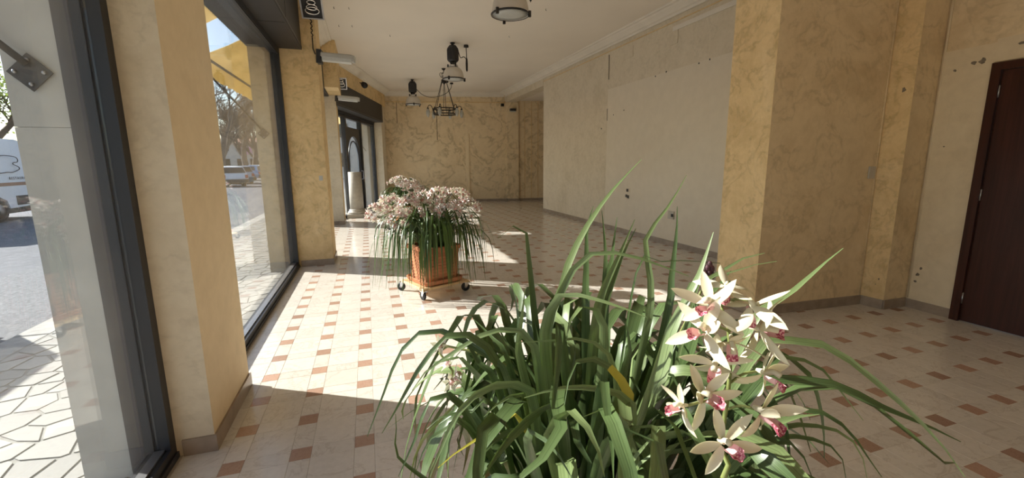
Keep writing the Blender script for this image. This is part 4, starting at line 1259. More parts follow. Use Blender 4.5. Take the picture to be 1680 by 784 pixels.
def square_pot(r, cx, cy, z0, h, wb, wt, rot, ribs=True):
    c, s = math.cos(rot), math.sin(rot)

    def q(x, y, z):
        return (cx + x * c - y * s, cy + x * s + y * c, z)

    m = MB()
    lv = [(0, wb)]
    for k in range(1, 13):
        u = k / 13
        lv += [(u * 0.86, wb + (wt - wb) * u * 0.86)]
    lv += [(0.88, wt), (0.89, wt + 0.012), (0.99, wt + 0.016), (1.0, wt + 0.010), (1.0, wt - 0.025), (0.90, wt - 0.035)]
    rings = []
    b = 0.035
    for u, w in lv:
        rings.append([q(*xy, z0 + u * h) for xy in ((-w + b, -w), (w - b, -w), (w, -w + b), (w, w - b), (w - b, w), (-w + b, w), (-w, w - b), (-w, -w + b))])
    vs_ = [p for rg_ in rings for p in rg_]
    fs = [tuple(range(7, -1, -1))]
    for k in range(len(rings) - 1):
        for i in range(8):
            j = (i + 1) % 8
            fs.append((8 * k + i, 8 * k + j, 8 * k + 8 + j, 8 * k + 8 + i))
    m.add(vs_, fs)
    pot = m.build('pot', M['terracotta'], r)
    if ribs:
        for sd in range(4):
            a = rot + sd * math.pi / 2
            ca, sa = math.cos(a), math.sin(a)
            rb = MB()
            for k in range(9):
                u = 0.10 + 0.72 * k / 8
                w = wb + (wt - wb) * u + 0.002
                z = z0 + u * h
                pa, pb = (-w + 0.07, -w), (w - 0.07, -w)
                rb.tube([(cx + pa[0] * ca - pa[1] * sa, cy + pa[0] * sa + pa[1] * ca, z), (cx + pb[0] * ca - pb[1] * sa, cy + pb[0] * sa + pb[1] * ca, z)], 0.004, 4)
            rb.build('ribbed_panel', M['terracotta'], pot)
    w = wt - 0.03
    MB().add([q(-w, -w, z0 + h * 0.93), q(w, -w, z0 + h * 0.93), q(w, w, z0 + h * 0.93), q(-w, w, z0 + h * 0.93)], [(0, 1, 2, 3)]).build('potting_bark', M['soil'], r, 'stuff')
    sm = MB()
    ws = wb + 0.035
    sr = []
    for w, z in ((wb + 0.0, z0 - 0.028), (ws, z0 - 0.022), (ws + 0.014, z0 + 0.02), (ws + 0.004, z0 + 0.026), (ws - 0.012, z0 - 0.004), (wb - 0.02, z0 - 0.008)):
        sr.append([q(*xy, z) for xy in ((-w + b, -w), (w - b, -w), (w, -w + b), (w, w - b), (w - b, w), (-w + b, w), (-w, w - b), (-w, -w + b))])
    vs_ = [p for rg_ in sr for p in rg_]
    fs = [tuple(range(7, -1, -1))]
    for k in range(len(sr) - 1):
        for i in range(8):
            j = (i + 1) % 8
            fs.append((8 * k + i, 8 * k + j, 8 * k + 8 + j, 8 * k + 8 + i))
    sm.add(vs_, fs).build('saucer', M['terracotta'], r)
    return pot


def dolly(loc, rot, label):
    r = thing('plant_dolly', loc, label, 'dolly', 'plywood plant dollies on castors', local=True, rotz=rot)
    MB().bbox(-0.30, 0.30, -0.27, 0.27, 0.108, 0.132, 0.004).build('board', M['wood_pale'], r)
    for sx_ in (-1, 1):
        for sy_ in (-1, 1):
            c = MB().box(-0.035, 0.035, -0.035, 0.035, 0.103, 0.108)
            for dx in (-0.018, 0.018):
                c.extrude([(-0.025, 0.104), (0.025, 0.104), (0.03, 0.045), (0.008, 0.04)], (dx - 0.002, 0, 0), (0, 1, 0), (0, 0, 1), 0.004)
            cs = c.build('castor', M['chrome'], r)
            w = MB().lathe([(0.014, -0.013), (0.040, -0.014), (0.050, -0.008), (0.050, 0.008), (0.040, 0.014), (0.014, 0.013)], (0, 0.02, 0.05), 18, True, (0, 1, 0), (0, 0, 1), (1, 0, 0))
            w.build('wheel', M['rubber'], cs)
            MB().lathe([(0.0, -0.021), (0.012, -0.020), (0.012, 0.020), (0.0, 0.021)], (0, 0.02, 0.05), 10, True, (0, 1, 0), (0, 0, 1), (1, 0, 0)).build('hub', M['steel'], cs)
            cs.location = (sx_ * 0.285, sy_ * 0.255, 0)
            cs.rotation_euler.z = 0.9 + 0.5 * sx_ + 0.3 * sy_
    return r


# star-shaped pale pink blossom, shared by all the trusses
m = MB()
for k in range(6):
    a = math.pi * k / 3 + 0.2
    c, s = math.cos(a), math.sin(a)
    rr = 0.036 if k % 2 == 0 else 0.031
    vs_ = [(0.004 * c, 0.004 * s, 0.0), (rr * 0.5 * c - 0.0075 * s, rr * 0.5 * s + 0.0075 * c, 0.010), (rr * 0.5 * c + 0.0075 * s, rr * 0.5 * s - 0.0075 * c, 0.010), (rr * c, rr * s, 0.008 + 0.004 * (k % 3)), (rr * 0.5 * c, rr * 0.5 * s, 0.005)]
    m.add(vs_, [(0, 2, 4), (0, 4, 1), (4, 2, 3), (1, 4, 3)], True)
m.cur = 1
m.lathe([(0.006, 0.0), (0.010, 0.012), (0.005, 0.02), (0.0, 0.021)], n=6)
STAR = m.mesh('blossom', [M['petal_pink'], M['petal_core']])


def trailing_orchid(label, seed):
    """square terracotta pot with a fountain of thin leaves and domed trusses of pale pink stars"""
    g = random.Random(seed)
    r = thing('potted_orchid', (0, 0, 0.163), label, 'potted plant', 'trailing pink orchids in terracotta pots', local=True)
    rot = R(22)
    square_pot(r, 0, 0, 0.0, 0.40, 0.205, 0.228, rot)
    for k in range(260):
        az = g.uniform(0, 2 * math.pi)
        rb = 0.17 * math.sqrt(g.random())
        b = (rb * math.cos(az + g.uniform(-.6, .6)), rb * math.sin(az + g.uniform(-.6, .6)), 0.38)
        ra, hh, dd = g.uniform(0.12, 0.58), g.uniform(0.18, 0.46), g.uniform(0.45, 1.0)
        if k % 14 == 0:
            ra, hh, dd = ra * 0.5, 0.62, 0.15
        P = [Vector((b[0] + q * ra * math.cos(az), b[1] + q * ra * math.sin(az), b[2] + z)) for q, z in
             ((0, 0), (0.28, 0.75 * hh), (0.6, hh), (0.86, 0.86 * hh), (1.0, hh - 0.4 * dd), (1.04 + 0.1 * g.random(), hh - dd))]
        P = [p if p.z > 0.02 else Vector((p.x, p.y, 0.02 + 0.1 * p.z)) for p in P]
        mm = MB()
        leaf_strip(mm, P, g.uniform(0.011, 0.019), None, 0.3, 0.7, 0.0, 9, g.uniform(-.5, .5))
        mm.build('leaf', M['leaf_thin'], r)
    trusses = [(-.36, -.14, .74), (-.58, .0, .78), (-.24, .0, .88), (-.02, -.16, .82), (.14, -.24, .78), (.12, .1, .93), (.32, .08, .92), (.42, -.04, .82), (-.45, .16, .86), (.0, .26, .9)]
    for cx, cy, cz in trusses:
        P = smooth_path([(cx * 0.15, cy * 0.15, 0.36), (cx * 0.35, cy * 0.35, cz * 0.9), (cx * 0.75, cy * 0.75, cz + 0.06), (cx, cy, cz)], 10)
        MB().tube(P, 0.004, 5).build('flower_stem', M['stem'], r)
        for q in range(29):
            v = Vector((g.gauss(0, 1), g.gauss(0, 1), g.gauss(0.35, 0.8)))
            v.normalize()
            p = Vector((cx, cy, cz)) + Vector((v.x * 0.14, v.y * 0.14, v.z * 0.105)) * g.uniform(0.75, 1.05)
            o = instance('flower', STAR, p, r)
            o.rotation_euler = v.to_track_quat('Z', 'Y').to_euler()
            sc = g.uniform(1.35, 1.8)
            o.scale = (sc, sc, sc)
    return r


dolly((0.68, 5.06, 0), R(22), 'pale plywood dolly on castors under the sunlit pink orchid pot')
po1 = trailing_orchid('trailing pink-flowered orchid in a ribbed terracotta pot on a dolly, in the sun', 3)
po1.location = (0.68, 5.06, 0.163)
dolly((0.82, 10.1, 0), R(40), 'plywood dolly under the second pink orchid, hidden behind the first')
po2 = copy_tree(po1)
po2['label'] = 'second pink-flowered orchid farther back, mostly hidden by the first'
po2.location = (0.82, 10.1, 0.163)
po2.rotation_euler.z = R(100)

# ---- the big cymbidium in front
PC = Vector((0.44, 0.84, 0.0))
cy_ = thing('cymbidium', PC, 'big strap-leaved orchid with cream and magenta flowers in front', 'potted plant')
square_pot(cy_, PC.x, PC.y, 0.032, 0.56, 0.17, 0.22, R(15))
g = random.Random(21)
tone = {0: 'leaf', 1: 'leaf_light', 2: 'leaf_yellow', 3: 'leaf'}
for k, (P, w, tn) in enumerate(TRACED):
    mm = MB()
    mid = Vector(P[len(P) // 2])
    wd = (CAM - mid).normalized()
    wd = (wd + Vector((g.uniform(-.35, .35), g.uniform(-.35, .35), g.uniform(0, .5)))).normalized()
    leaf_strip(mm, P, w, wd, 0.22, 0.75, 0.0, 22)
    ob = leaf_part(mm, M[tone[tn]], cy_)
    if tn == 3:
        ob.data.materials.append(M['leaf_yellow'])
        for q in range(12 * 4, 17 * 4):
            ob.data.polygons[q].material_index = 1
    if tn >= 2:
        ob['label'] = 'yellowing leaf'
made = 0
while made < 205:
    az = g.uniform(0, 2 * math.pi)
    rb = 0.18 * math.sqrt(g.random())
    b = Vector((PC.x + rb * math.cos(az + g.uniform(-.9, .9)), PC.y + rb * math.sin(az + g.uniform(-.9, .9)), 0.57))
    ra, hh, dd = g.uniform(0.10, 0.44), g.uniform(0.28, 0.56), g.uniform(0.05, 0.42)
    fx, fy = math.cos(az), math.sin(az)
    P = [b + Vector((q * ra * fx, q * ra * fy, z)) for q, z in ((0, 0), (0.18, 0.55 * hh), (0.42, 0.9 * hh), (0.66, hh), (0.9, hh - 0.25 * dd), (1.08, hh - 0.65 * dd), (1.18, hh - dd))]
    P = [p + Vector((-fy, fx, 0)) * (0.02 * g.gauss(0, 1)) for p in P]
    if min((p - CAM).length for p in P) < 0.52 or min(p.x for p in P) < 0.0 or any(p.x > 0.36 and (p - CAM).length < 0.72 for p in P):
        continue
    made += 1
    mm = MB()
    leaf_strip(mm, P, g.uniform(0.020, 0.031), None, 0.18, 0.75, 0.0, 16, g.uniform(-.8, .8))
    leaf_part(mm, M['leaf'] if g.random() < 0.80 else M['leaf_light'], cy_)


def petal_mesh(L, W, curl, mat):
    m = MB()
    nu, nv = 7, 4
    for side in (0, 1):
        vs_, fs = [], []
        for i in range(nu + 1):
            u = i / nu
            hw = W / 2 * (math.sin(math.pi * min(1, u * 0.93 + 0.07)) ** 0.75)
            for j in range(nv + 1):
                v = j / nv * 2 - 1
                vs_.append((v * hw, 0.005 + L * u, curl * (u * u - 0.35 * u) * L + 0.22 * hw * v * v * 1.0 - 0.0007 * side))
        for i in range(nu):
            for j in range(nv):
                a = i * (nv + 1) + j
                f = (a, a + 1, a + nv + 2, a + nv + 1)
                fs.append(f if side == 0 else f[::-1])
        m.add(vs_, fs, True)
    return m.mesh('petal', mat)


PETALS = [petal_mesh(0.052, 0.0195, c, M['petal']) for c in (0.35, -0.25, 0.1)]
m = MB()
nu, nv = 8, 8
vs_, fs = [], []
for i in range(nu + 1):
    u = i / nu
    for j in range(nv + 1):
        a = -math.pi / 2 + math.pi * (j / nv) - math.pi / 2
        rr = (0.0065 + 0.003 * math.sin(u * 3)) * (1 + 1.1 * max(0, u - 0.65) * (1 + 0.5 * math.sin(j * 2.4)))
        dz = -0.010 * max(0, u - 0.55) * 2.2 * (1 + abs(j / nv - .5) * -1.0)
        vs_.append((rr * math.cos(a) * 1.15, rr * math.sin(a) + 0.002 + dz - 0.004, 0.003 + 0.036 * u - 0.008 * max(0, u - 0.75)))
for i in range(nu):
    for j in range(nv):
        a = i * (nv + 1) + j
        fs.append((a, a + 1, a + nv + 2, a + nv + 1))
m.add(vs_, fs, True)
LIP = m.mesh('lip', M['lip'])
COLUMN = MB().tube([(0, 0.002, -0.012), (0, 0.003, 0.0), (0, 0.008, 0.012), (0, 0.006, 0.022)], [0.003, 0.005, 0.0045, 0.005], 7).mesh('flower', M['petal'])


def orchid_flower(P, D, roll, sc, parent, stem_at):
    D = Vector(D).normalized()
    up = Vector((0, 0, 1))
    S = up.cross(D)
    S = S.normalized() if S.length > 0.1 else Vector((1, 0, 0))
    U = D.cross(S).normalized()
    S2 = S * math.cos(roll) + U * math.sin(roll)
    U2 = U * math.cos(roll) - S * math.sin(roll)
    o = bpy.data.objects.new('flower', COLUMN)
    COL.objects.link(o)
    o.parent = parent
    mt = Matrix(((S2.x, U2.x, D.x, 0), (S2.y, U2.y, D.y, 0), (S2.z, U2.z, D.z, 0), (0, 0, 0, 1)))
    o.rotation_euler = mt.to_euler()
    o.location = Vector(P) - wloc(parent)
    o.scale = (sc, sc, sc)
    fl_ = g.uniform(.80, 1.0)
    for k, (a, ty, tl, s) in enumerate(((0, 2, 0.10, 1.0), (62, 0, 0.35, 0.98), (-62, 0, 0.30, 0.98), (128, 1, 0.05, 1.02), (-128, 1, 0.0, 1.05))):
        pt = instance('petal', PETALS[ty], (0, 0, 0), o)
        pt.rotation_mode = 'XYZ'
        pt.rotation_euler = (Matrix.Rotation(R(a) + g.uniform(-.22, .22), 3, 'Z') @ Matrix.Rotation(tl + g.uniform(-.35, .35), 3, 'X') @ Matrix.Rotation(g.uniform(-.4, .4), 3, 'Y')).to_euler()
        pt.scale = (s * fl_, s * g.uniform(.9, 1.12), s)
    instance('lip', LIP, (0, 0, 0), o, None, (0.85, 0.85, 0.85))
    a, b = Vector(P) - D * 0.010 * sc, Vector(stem_at)
    MB().tube(smooth_path([b, b.lerp(a, 0.5) + Vector((0, 0, 0.006)), a], 8), 0.0022, 5).build('flower_stalk', M['stem'], parent)
    return o


MB().tube(smooth_path([(PC.x + 0.02, PC.y - 0.02, 0.57)] + SPIKE, 24), [0.0045] * 16 + [0.004, 0.004, 0.0035, 0.0035, 0.003, 0.003, 0.0025, 0.002], 7).build('flower_stem', M['stem'], cy_)
for P, D, rl, sc in BLOOMS:
    near_ = min((Vector(s) for s in smooth_path(SPIKE, 30)), key=lambda s: (s - Vector(P)).length + abs(s.z - (P[2] - 0.015)))
    orchid_flower(P, D, rl, sc, cy_, near_)
# a second, drooping truss on the window side
P = smooth_path([(PC.x - 0.05, PC.y + 0.05, 0.6), (PC.x - 0.12, PC.y + 0.02, 1.0)] + BACKBLOOM, 16)
MB().tube(P, 0.003, 5).build('flower_stem', M['stem'], cy_)
for k, q in enumerate(BACKBLOOM):
    o = instance('flower', STAR, Vector(q) - PC, cy_)
    o.rotation_euler = (g.uniform(-1.5, 1.5), g.uniform(-1.5, 1.5), 0)
    o.scale = (0.75, 0.75, 0.75)

# a truss of small dark purple blooms at the back
for k, q in enumerate(DUSKY):
    MB().ball(q, 0.0065, 7, 5, 1, 1, 1.4).build('dusky_flower', M['dusky'], cy_)
MB().tube(smooth_path([(PC.x + 0.06, PC.y + 0.06, 0.6), DUSKY[-1], DUSKY[0]], 10), 0.003, 5).build('flower_stem', M['stem'], cy_)

# ================================================================== STREET
def awning(y0, y1, label, arms, lab2=None):
    r = thing('awning', (-1.45, (y0 + y1) / 2, 3.37), label, 'awning', 'yellow canvas awnings over the shop windows')
    a, b = Vector((-1.45, 3.37)), Vector((-2.12, 3.03))
    n = 10
    vs_, fs = [], []
    for k in range(n + 1):
        y = y0 + (y1 - y0) * k / n
        sag = 0.012 * math.sin(k * 1.7)
        for (x, z) in ((a.x, a.y), ((a.x + b.x) / 2, (a.y + b.y) / 2 - 0.015 + sag), (b.x, b.y)):
            vs_.append((x, y, z))
            vs_.append((x, y, z - 0.004))
    for k in range(n):
        o = 6 * k
        for q in (0, 2):
            fs += [(o + q, o + q + 2, o + q + 8, o + q + 6), (o + q + 1, o + q + 7, o + q + 9, o + q + 3)]
    MB().add(vs_, fs).build('canvas', M['awning'], r)
    v = MB()
    vs_, fs = [], []
    n = 24
    for k in range(n + 1):
        y = y0 + (y1 - y0) * k / n
        w = 0.02 * math.sin(k * 2.1)
        vs_ += [(-2.125, y, 3.03), (-2.135 + w, y, 2.76 + 0.012 * (k % 2)), (-2.121, y, 3.03), (-2.131 + w, y, 2.76 + 0.012 * (k % 2))]
    for k in range(n):
        o = 4 * k
        fs += [(o, o + 4, o + 5, o + 1), (o + 2, o + 3, o + 7, o + 6)]
    v.add(vs_, fs).build('valance', M['awning'], r)
    MB().tube([(-2.12, y0, 3.02), (-2.12, y1, 3.02)], 0.022, 8).build('front_rail', M['grey_metal'], r)
    MB().tube([(-1.47, y0, 3.39), (-1.47, y1, 3.39)], 0.04, 8).build('roller', M['grey_metal'], r)
    for yp, ye, zz_ in arms:
        am_ = MB().tube([(-1.30, yp - 0.03, zz_ + 0.03), (-2.10, ye, 3.0)], 0.014, 6).build('arm', M['grey_metal'], r)
        d = 0.076
        pl_ = MB().extrude([(-d, 0), (0, -d), (d, 0), (0, d)], (-1.30, yp - 0.012, zz_), (1, 0, 0), (0, 0, 1), -0.008 * -1).build('plate', M['grey_metal'], am_)
        for dx, dz in ((-0.048, 0), (0.048, 0), (0, -0.048), (0, 0.048)):
            MB().ball((-1.30 + dx, yp - 0.024, zz_ + dz), 0.009, 6, 4).build('bolt', M['steel'], am_)
    return r


awning(-2.6, 1.7, 'yellow canvas awning over the window nearest the viewer', [(2.45, 1.68, 1.88)])
awning(3.4, 6.6, 'yellow canvas awning over the big window between the pillars', [(6.86, 6.55, 1.90)])
awning(7.65, 11.3, 'yellow canvas awning seen beyond the outer pier', [(11.42, 11.2, 1.9)])
aw4 = thing('awning', ang(2.4, -0.9, 3.1), 'yellow canvas awning over the arched door', 'awning', 'yellow canvas awnings over the shop windows')
v = [ang(t, o, z) for t in (0.6, 5.0) for o, z in ((-0.85, 3.35), (-0.85, 3.346), (-1.4, 3.05), (-1.4, 3.046), (-1.41, 2.8))]
MB().add(v, [(0, 2, 7, 5), (1, 6, 8, 3), (2, 4, 9, 7)]).build('canvas', M['awning'], aw4)
MB().tube([ang(0.6, -1.4, 3.04), ang(5.0, -1.4, 3.04)], 0.022, 8).build('front_rail', M['grey_metal'], aw4)
MB().tube([ang(4.86, -0.66, 1.9), ang(4.7, -1.38, 3.0)], 0.014, 6).build('arm', M['grey_metal'], aw4)

# ---- white delivery van across the street
GZ = -0.15
VX, VY = -10.3, 18.8
van = thing('van', (VX - 1.0, VY - 3.6, GZ), 'white delivery van with bird outline and brown stripe, parked across the street', 'van')


def side_prism(mb, prof, x0, x1, inset=0.0, ztop=None):
    """profile in (y, z) pushed across x; vertices above ztop lean in by inset"""
    n = len(prof)
    vs_ = []
    for sgn, x in ((1, x0), (-1, x1)):
        for y, z in prof:
            vs_.append((x + (sgn * inset if ztop is not None and z > ztop else 0), y, z))
    fs = [(i, (i + 1) % n, (i + 1) % n + n, i + n) for i in range(n)] + [tuple(range(n - 1, -1, -1)), tuple(range(n, 2 * n))]
    return mb.add(vs_, fs)


prof = [(VY, 0.42), (VY, 0.95), (VY - 0.06, 1.6), (VY - 0.18, 2.25), (VY - 0.30, 2.40), (VY - 0.60, 2.46), (VY - 4.80, 2.46), (VY - 5.05, 2.38), (VY - 5.75, 1.45), (VY - 6.30, 1.15), (VY - 6.45, 0.95), (VY - 6.45, 0.35),
        (VY - 5.75, 0.35), (VY - 5.67, 0.60), (VY - 5.40, 0.74), (VY - 5.13, 0.60), (VY - 5.05, 0.35), (VY - 2.27, 0.35), (VY - 2.19, 0.62), (VY - 1.90, 0.76), (VY - 1.60, 0.62), (VY - 1.52, 0.38)]
prof = [(y, z + GZ) for y, z in prof]
vb = side_prism(MB(), prof, VX - 2.0, VX, 0.16, 1.9).build('body', M['car_white'], van)
MB().box(VX - 1.98, VX + 0.02, VY - 1.22, VY + 0.10, 0.46 + GZ, 0.74 + GZ).build('rear_bumper', M['grey_metal'], van)
MB().box(VX - 1.95, VX + 0.01, VY - 0.10, VY + 0.06, 0.28 + GZ, 0.45 + GZ).build('under_bumper', M['car_white'], van)
MB().box(VX - 0.01, VX + 0.006, VY - 5.10, VY - 0.02, 1.05 + GZ, 1.15 + GZ).build('brown_stripe', M['stripe'], vb)
MB().box(VX - 1.9, VX - 0.1, VY - 6.20, VY - 0.30, 0.22 + GZ, 0.42 + GZ).build('underbody', M['black'], van)
MB().box(VX - 1.85, VX - 0.15, VY - 5.72, VY - 5.08, 1.5 + GZ, 1.55 + GZ).build('dashboard', M['black'], vb)
mg = MB().add([(VX + 0.004, VY - 5.55, 1.48 + GZ), (VX + 0.004, VY - 4.70, 1.48 + GZ), (VX + 0.004, VY - 4.70, 1.88 + GZ), (VX + 0.004, VY - 5.25, 1.88 + GZ)], [(0, 1, 2, 3)])
mg.build('side_window', M['car_glass'], van)
MB().add([(VX - 0.2, VY - 5.10, 2.33 + GZ), (VX - 1.8, VY - 5.10, 2.33 + GZ), (VX - 1.9, VY - 5.76, 1.49 + GZ), (VX - 0.1, VY - 5.76, 1.49 + GZ)], [(0, 1, 2, 3)]).build('windscreen', M['car_glass'], van)
MB().box(VX - 0.28, VX - 0.10, VY - 0.12, VY + 0.015, 1.1 + GZ, 1.6 + GZ).build('tail_lamp', M['lamp_red'], van)


def wheel(parent, x, y, z, r, w, rim, sgn=1):
    t = MB().lathe([(r * 0.62, -w / 2), (r * 0.94, -w / 2), (r, -w * 0.3), (r, w * 0.3), (r * 0.94, w / 2), (r * 0.62, w / 2)], (x, y, z), 22, True, (0, 1, 0), (0, 0, 1), (1, 0, 0), False).build('wheel', M['rubber'], parent)
    m = MB().lathe([(0.0, w * 0.30), (r * 0.2, w * 0.34), (r * 0.22, w * 0.25), (r * 0.5, w * 0.22), (r * 0.62, w * 0.42), (r * 0.66, w * 0.45)], (x, y, z), 22, True, (0, 1, 0), (0, 0, 1), (sgn, 0, 0))
    for k in range(8):
        a = math.pi * k / 4
        m.ball((x + sgn * w * 0.26, y + r * 0.4 * math.cos(a), z + r * 0.4 * math.sin(a)), r * 0.07, 6, 4)
    m.build('rim', rim, t)
    return t


for yy in (VY - 1.90, VY - 5.40):
    wheel(van, VX - 0.13, yy, GZ + 0.35, 0.35, 0.22, M['steel'], 1)
    wheel(van, VX - 1.87, yy, GZ + 0.35, 0.35, 0.22, M['steel'], -1)
# outline drawing and lettering on its side
lg = [(0, 215), (60, 222), (82, 235), (80, 258), (52, 262), (46, 272), (80, 290), (85, 305), (60, 318), (30, 327), (0, 325), (-40, 330), (-80, 322), (-110, 300), (-95, 280), (-120, 262), (-90, 240), (-50, 222)]
lp = [(VX + 0.008, 17.407 + cx / 3.92 * 0.0244, 1.04 + (98 - cy / 3.92) * 0.0178) for cx, cy in lg]
MB().tube(smooth_path(lp + [lp[0]], 60), 0.013, 5, cap=False).build('outline_drawing', M['ink'], vb)
fc = bpy.data.curves.new('lettering', 'FONT')
fc.body = 'RESTAURO'
fc.size = 0.115
fc.space_character = 1.35
fc.extrude = 0.003
fc.align_x = 'RIGHT'
ft = bpy.data.objects.new('lettering_curve', fc)
COL.objects.link(ft)
dg = bpy.context.evaluated_depsgraph_get()
fm_ = bpy.data.meshes.new_from_object(ft.evaluated_get(dg))
bpy.data.objects.remove(ft)
fm_.materials.clear()
fm_.materials.append(M['ink'])
fo = bpy.data.objects.new('lettering', fm_)
COL.objects.link(fo)
fo.parent = vb
fo.location = Vector((VX + 0.010, 18.17 - 0.03, 1.085)) - wloc(vb)
fo.rotation_euler = (R(90), 0, R(90))


# ---- parked cars
def make_car(paint, label, group, estate=True):
    """hatchback built in local space, nose along +y"""
    c = thing('parked_car', (0, 0, GZ), label, 'car', group, local=True)
    L, W = 4.1, 0.86
    pr_ = [(-2.0, 0.30), (-2.05, 0.62), (-1.98, 0.92), (-1.2, 0.96), (0.85, 0.94), (1.75, 0.78), (2.02, 0.60), (2.03, 0.30), (1.72, 0.26), (1.62, 0.52), (1.35, 0.64), (1.08, 0.52), (0.98, 0.24), (-0.98, 0.24), (-1.08, 0.52), (-1.35, 0.64), (-1.62, 0.52), (-1.72, 0.26)]
    b = side_prism(MB(), pr_, -W, W, 0.06, 0.7).build('body', paint, c)
    cab = [(-1.95, 0.92), (-1.75, 1.42), (-0.4, 1.50), (0.25, 1.44), (1.0, 0.93)] if estate else [(-1.7, 0.92), (-1.1, 1.38), (-0.3, 1.44), (0.25, 1.38), (1.0, 0.93)]
    n = len(cab)
    vs_ = [(-W + 0.05 + (0.14 if z > 1.2 else 0), y, z) for y, z in cab] + [(W - 0.05 - (0.14 if z > 1.2 else 0), y, z) for y, z in cab]
    MB().add(vs_, [(i, i + 1, i + 1 + n, i + n) for i in range(n - 1)] + [tuple(range(n - 1, -1, -1)), tuple(range(n, 2 * n))]).build('cabin', paint, c)
    for sgn in (-1, 1):
        x = lambda z: sgn * (W - 0.042 - 0.14 * (z - 0.93) / 0.5)
        for a in ([(-1.60, 1.0), (-1.50, 1.36), (-0.45, 1.40), (-0.45, 1.0)], [(-0.38, 1.0), (-0.38, 1.40), (0.2, 1.36), (0.72, 1.0)]):
            v = [(x(z), y, z) for y, z in a]
            MB().add(v, [(0, 1, 2, 3) if sgn > 0 else (3, 2, 1, 0)]).build('side_window', M['car_glass'], c)
    MB().add([(-0.62, 0.32, 1.41), (0.62, 0.32, 1.41), (0.76, 1.0, 0.965), (-0.76, 1.0, 0.965)], [(0, 1, 2, 3)]).build('windscreen', M['car_glass'], c)
    MB().add([(-0.62, -1.79, 1.38), (0.62, -1.79, 1.38), (0.74, -1.955, 1.0), (-0.74, -1.955, 1.0)], [(3, 2, 1, 0)]).build('rear_window', M['car_glass'], c)
    for sgn in (-1, 1):
        MB().box(sgn * 0.68 - 0.13, sgn * 0.68 + 0.13, 1.93, 2.0, 0.55, 0.70).build('headlamp', M['dial'], c)
        MB().box(sgn * 0.74 - 0.09, sgn * 0.74 + 0.09, -2.06, -1.98, 0.62, 0.86).build('tail_lamp', M['lamp_red'], c)
        for y in (-1.35, 1.35):
            wheel(c, sgn * 0.76, y, 0.30, 0.30, 0.19, M['steel'], sgn)
    MB().box(-0.84, 0.84, 1.98, 2.07, 0.28, 0.5).build('front_bumper', M['grey_metal'], c)
    MB().box(-0.84, 0.84, -2.10, -2.0, 0.30, 0.55).build('rear_bumper', M['grey_metal'], c)
    return c


grp = 'cars parked along the far side of the street'
c0 = make_car(M['car_white'], 'first white hatchback in the row seen through the big window', grp)
specs = [(c0, -10.15, 38.0, 35, None, None),
         (None, -10.6, 43.0, 28, 'car_silver', 'silver estate car parked behind the white hatchback'),
         (None, -11.4, 50.5, 60, 'car_blue', 'blue car in the row seen beside the stone pier'),
         (None, -12.9, 60.0, 40, 'car_white', 'last pale car in the row beside the stone pier'),
         (None, -5.12, 3.75, 180, 'car_dark', 'dark car at the near kerb, its shade on the pavement')]
for src, x, y, rz, pm, lb in specs:
    c = src if src else copy_tree(c0)
    c.location = (x, y, GZ)
    c.rotation_euler.z = R(rz)
    if pm:
        c['label'] = lb
        for ch in c.children:
            if ch.name.split('.')[0] in ('body', 'cabin'):
                ch.data = ch.data.copy()
                ch.data.materials[0] = M[pm]
    if y < 10:
        del c['group']


# ---- trees
def grow(seed, height, levels, spread, tw=0.02, bush=3):
    g = random.Random(seed)
    trunk, limbs, twigs, tips = MB(), MB(), MB(), []

    def rec(p, d, ln, r, lv):
        n = 4
        pts_ = [p]
        q = p.copy()
        dd = d.copy()
        for k in range(n):
            dd = (dd + Vector((g.gauss(0, .12), g.gauss(0, .12), g.gauss(0.03, .08)))).normalized()
            q = q + dd * (ln / n)
            pts_.append(q.copy())
        mb = trunk if lv == 0 else limbs if lv < 3 else twigs
        mb.tube(pts_, [r * (1 - 0.4 * k / n) for k in range(n + 1)], 7 if lv == 0 else 5 if lv < 3 else 3, cap=False)
        if lv >= levels:
            tips.append(q)
            return
        for k in range(g.choice((3, 4)) if lv < 3 else bush if lv > 3 else 3):
            a = g.uniform(0, 2 * math.pi)
            t = g.uniform(0.45, 1.0) if lv else g.uniform(0.7, 1.0)
            b = pts_[min(n, int(t * n))]
            nd = (dd + Vector((math.cos(a), math.sin(a), g.uniform(-.1, .5))) * g.uniform(0.5, spread)).normalized()
            rec(b, nd, ln * g.uniform(0.6, 0.8), max(r * 0.55, tw), lv + 1)

    rec(Vector((0, 0, -0.1)), Vector((0, 0, 1)), height * 0.32, height * 0.028, 0)
    return trunk, limbs, twigs, tips


tr = thing('bare_tree', (0, 0, GZ), 'tall bare street tree behind the parked silver car', 'tree', 'bare trees along the street', local=True)
a, b, c, tips = grow(4, 14.0, 6, 0.95, 0.014, 5)
a.build('trunk', M['bark_grey'], tr)
b.build('branches', M['bark_grey'], tr, 'stuff')
c.build('twigs', M['bark_grey'], tr, 'stuff')
tr.location = (-13.2, 49.0, GZ)
for x, y, rz, s, lb in ((-14.2, 63.0, 80, 1.05, 'second bare street tree, behind the blue car'), (-26.0, 57.0, 200, 1.1, 'bare tree set back from the street, half hidden by the pillar'), (-17.0, 80.0, 300, 1.15, 'far bare tree before the pale house at the street end'), (-25.5, 78.0, 30, 1.2, 'bare tree far back across the street, hidden by the pillar'), (-19.5, 95.0, 140, 1.1, 'most distant bare tree, just in front of the house at the street end')):
    t = copy_tree(tr)
    t.location = (x, y, GZ)
    t.rotation_euler.z = R(rz)
    t.scale = (s, s, s)
    t['label'] = lb
tl = thing('leafing_tree', (-20.2, 33.0, GZ), 'tree with fresh yellow-green leaves above the white van', 'tree', local=True)
a, b, c, tips = grow(9, 12.0, 4, 1.0, 0.03)
a.build('trunk', M['bark'], tl)
b.build('branches', M['bark'], tl, 'stuff')
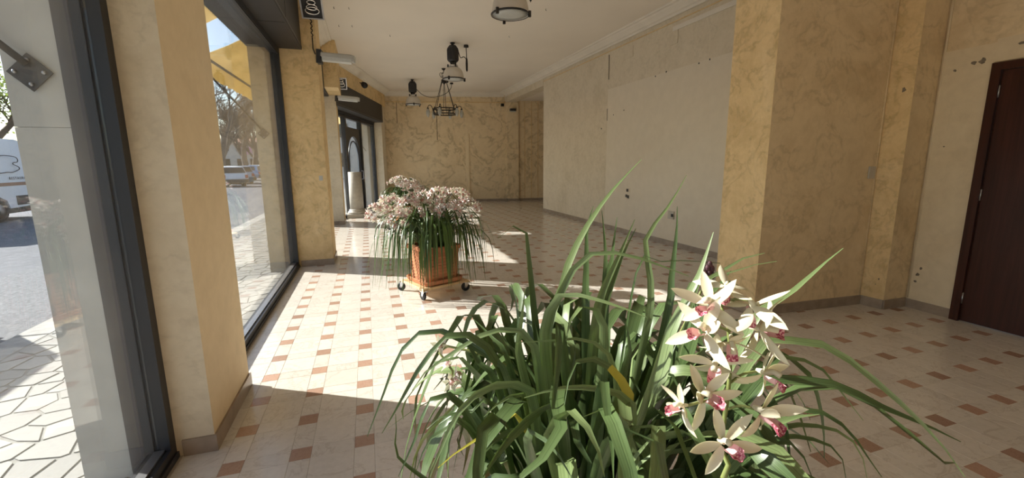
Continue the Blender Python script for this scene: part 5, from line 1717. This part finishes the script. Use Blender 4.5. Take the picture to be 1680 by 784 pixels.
c.build('twigs', M['bark'], tl, 'stuff')
g2 = random.Random(8)
fm = MB()
for p in tips:
    for k in range(22):
        q = p + Vector((g2.gauss(0, .5), g2.gauss(0, .5), g2.gauss(-.1, .45)))
        e1 = Vector((g2.gauss(0, 1), g2.gauss(0, 1), g2.gauss(0, 1))).normalized() * g2.uniform(.06, .12)
        e2 = e1.orthogonal().normalized() * g2.uniform(.04, .07)
        fm.add([q - e1, q + e2, q + e1, q - e2], [(0, 1, 2, 3)])
fm.build('foliage', M['tree_leaf'], tl, 'stuff')


# ---- houses
def house(x0, x1, y0, y1, h, mat, label, nx, nz, group=None, face='y'):
    r = thing('house', ((x0 + x1) / 2, (y0 + y1) / 2, GZ), label, 'house', group)
    MB().box(x0, x1, y0, y1, GZ, h).build('walls', mat, r)
    cx, cy = (x0 + x1) / 2, (y0 + y1) / 2
    e = 0.5
    MB().add([(x0 - e, y0 - e, h), (x1 + e, y0 - e, h), (x1 + e, y1 + e, h), (x0 - e, y1 + e, h), (x0 + (x1 - x0) * .3, cy, h + 1.8), (x1 - (x1 - x0) * .3, cy, h + 1.8)],
             [(0, 1, 5, 4), (1, 2, 5), (2, 3, 4, 5), (3, 0, 4), (3, 2, 1, 0)]).build('roof', M['roof_tile'], r)
    for i in range(nx):
        for k in range(nz):
            z = 1.0 + k * 3.0
            if face == 'y':
                x = x0 + (i + 0.5) * (x1 - x0) / nx
                w = MB().box(x - 0.65, x + 0.65, y0 - 0.06, y0 + 0.02, z, z + 1.6).build('window', M['white_plastic'], r)
                MB().box(x - 0.55, x + 0.55, y0 - 0.08, y0 - 0.061, z + 0.1, z + 1.5).build('pane', M['car_glass'], w)
            else:
                y = y0 + (i + 0.5) * (y1 - y0) / nx
                w = MB().box(x1 - 0.02, x1 + 0.06, y - 0.65, y + 0.65, z, z + 1.6).build('window', M['white_plastic'], r)
                MB().box(x1 + 0.061, x1 + 0.08, y - 0.55, y + 0.55, z + 0.1, z + 1.5).build('pane', M['car_glass'], w)
    return r


h1 = house(-31, -19, 106, 116, 5.6, M['building'], 'pale house at the far end of the street behind bare trees', 5, 2)
MB().box(-24.6, -22.6, 105.7, 105.9, 3.4, 5.0).build('sign_panel', M['sign_pink'], h1)
house(-5.5, 10, 50, 62, 9.0, M['building'], 'cream apartment house seen through the arched door', 7, 3)
house(-44, -31, 8, 27, 7.5, M['building_pink'], 'pinkish house across the street behind the van, hidden by the pillar', 5, 2, None, 'x')
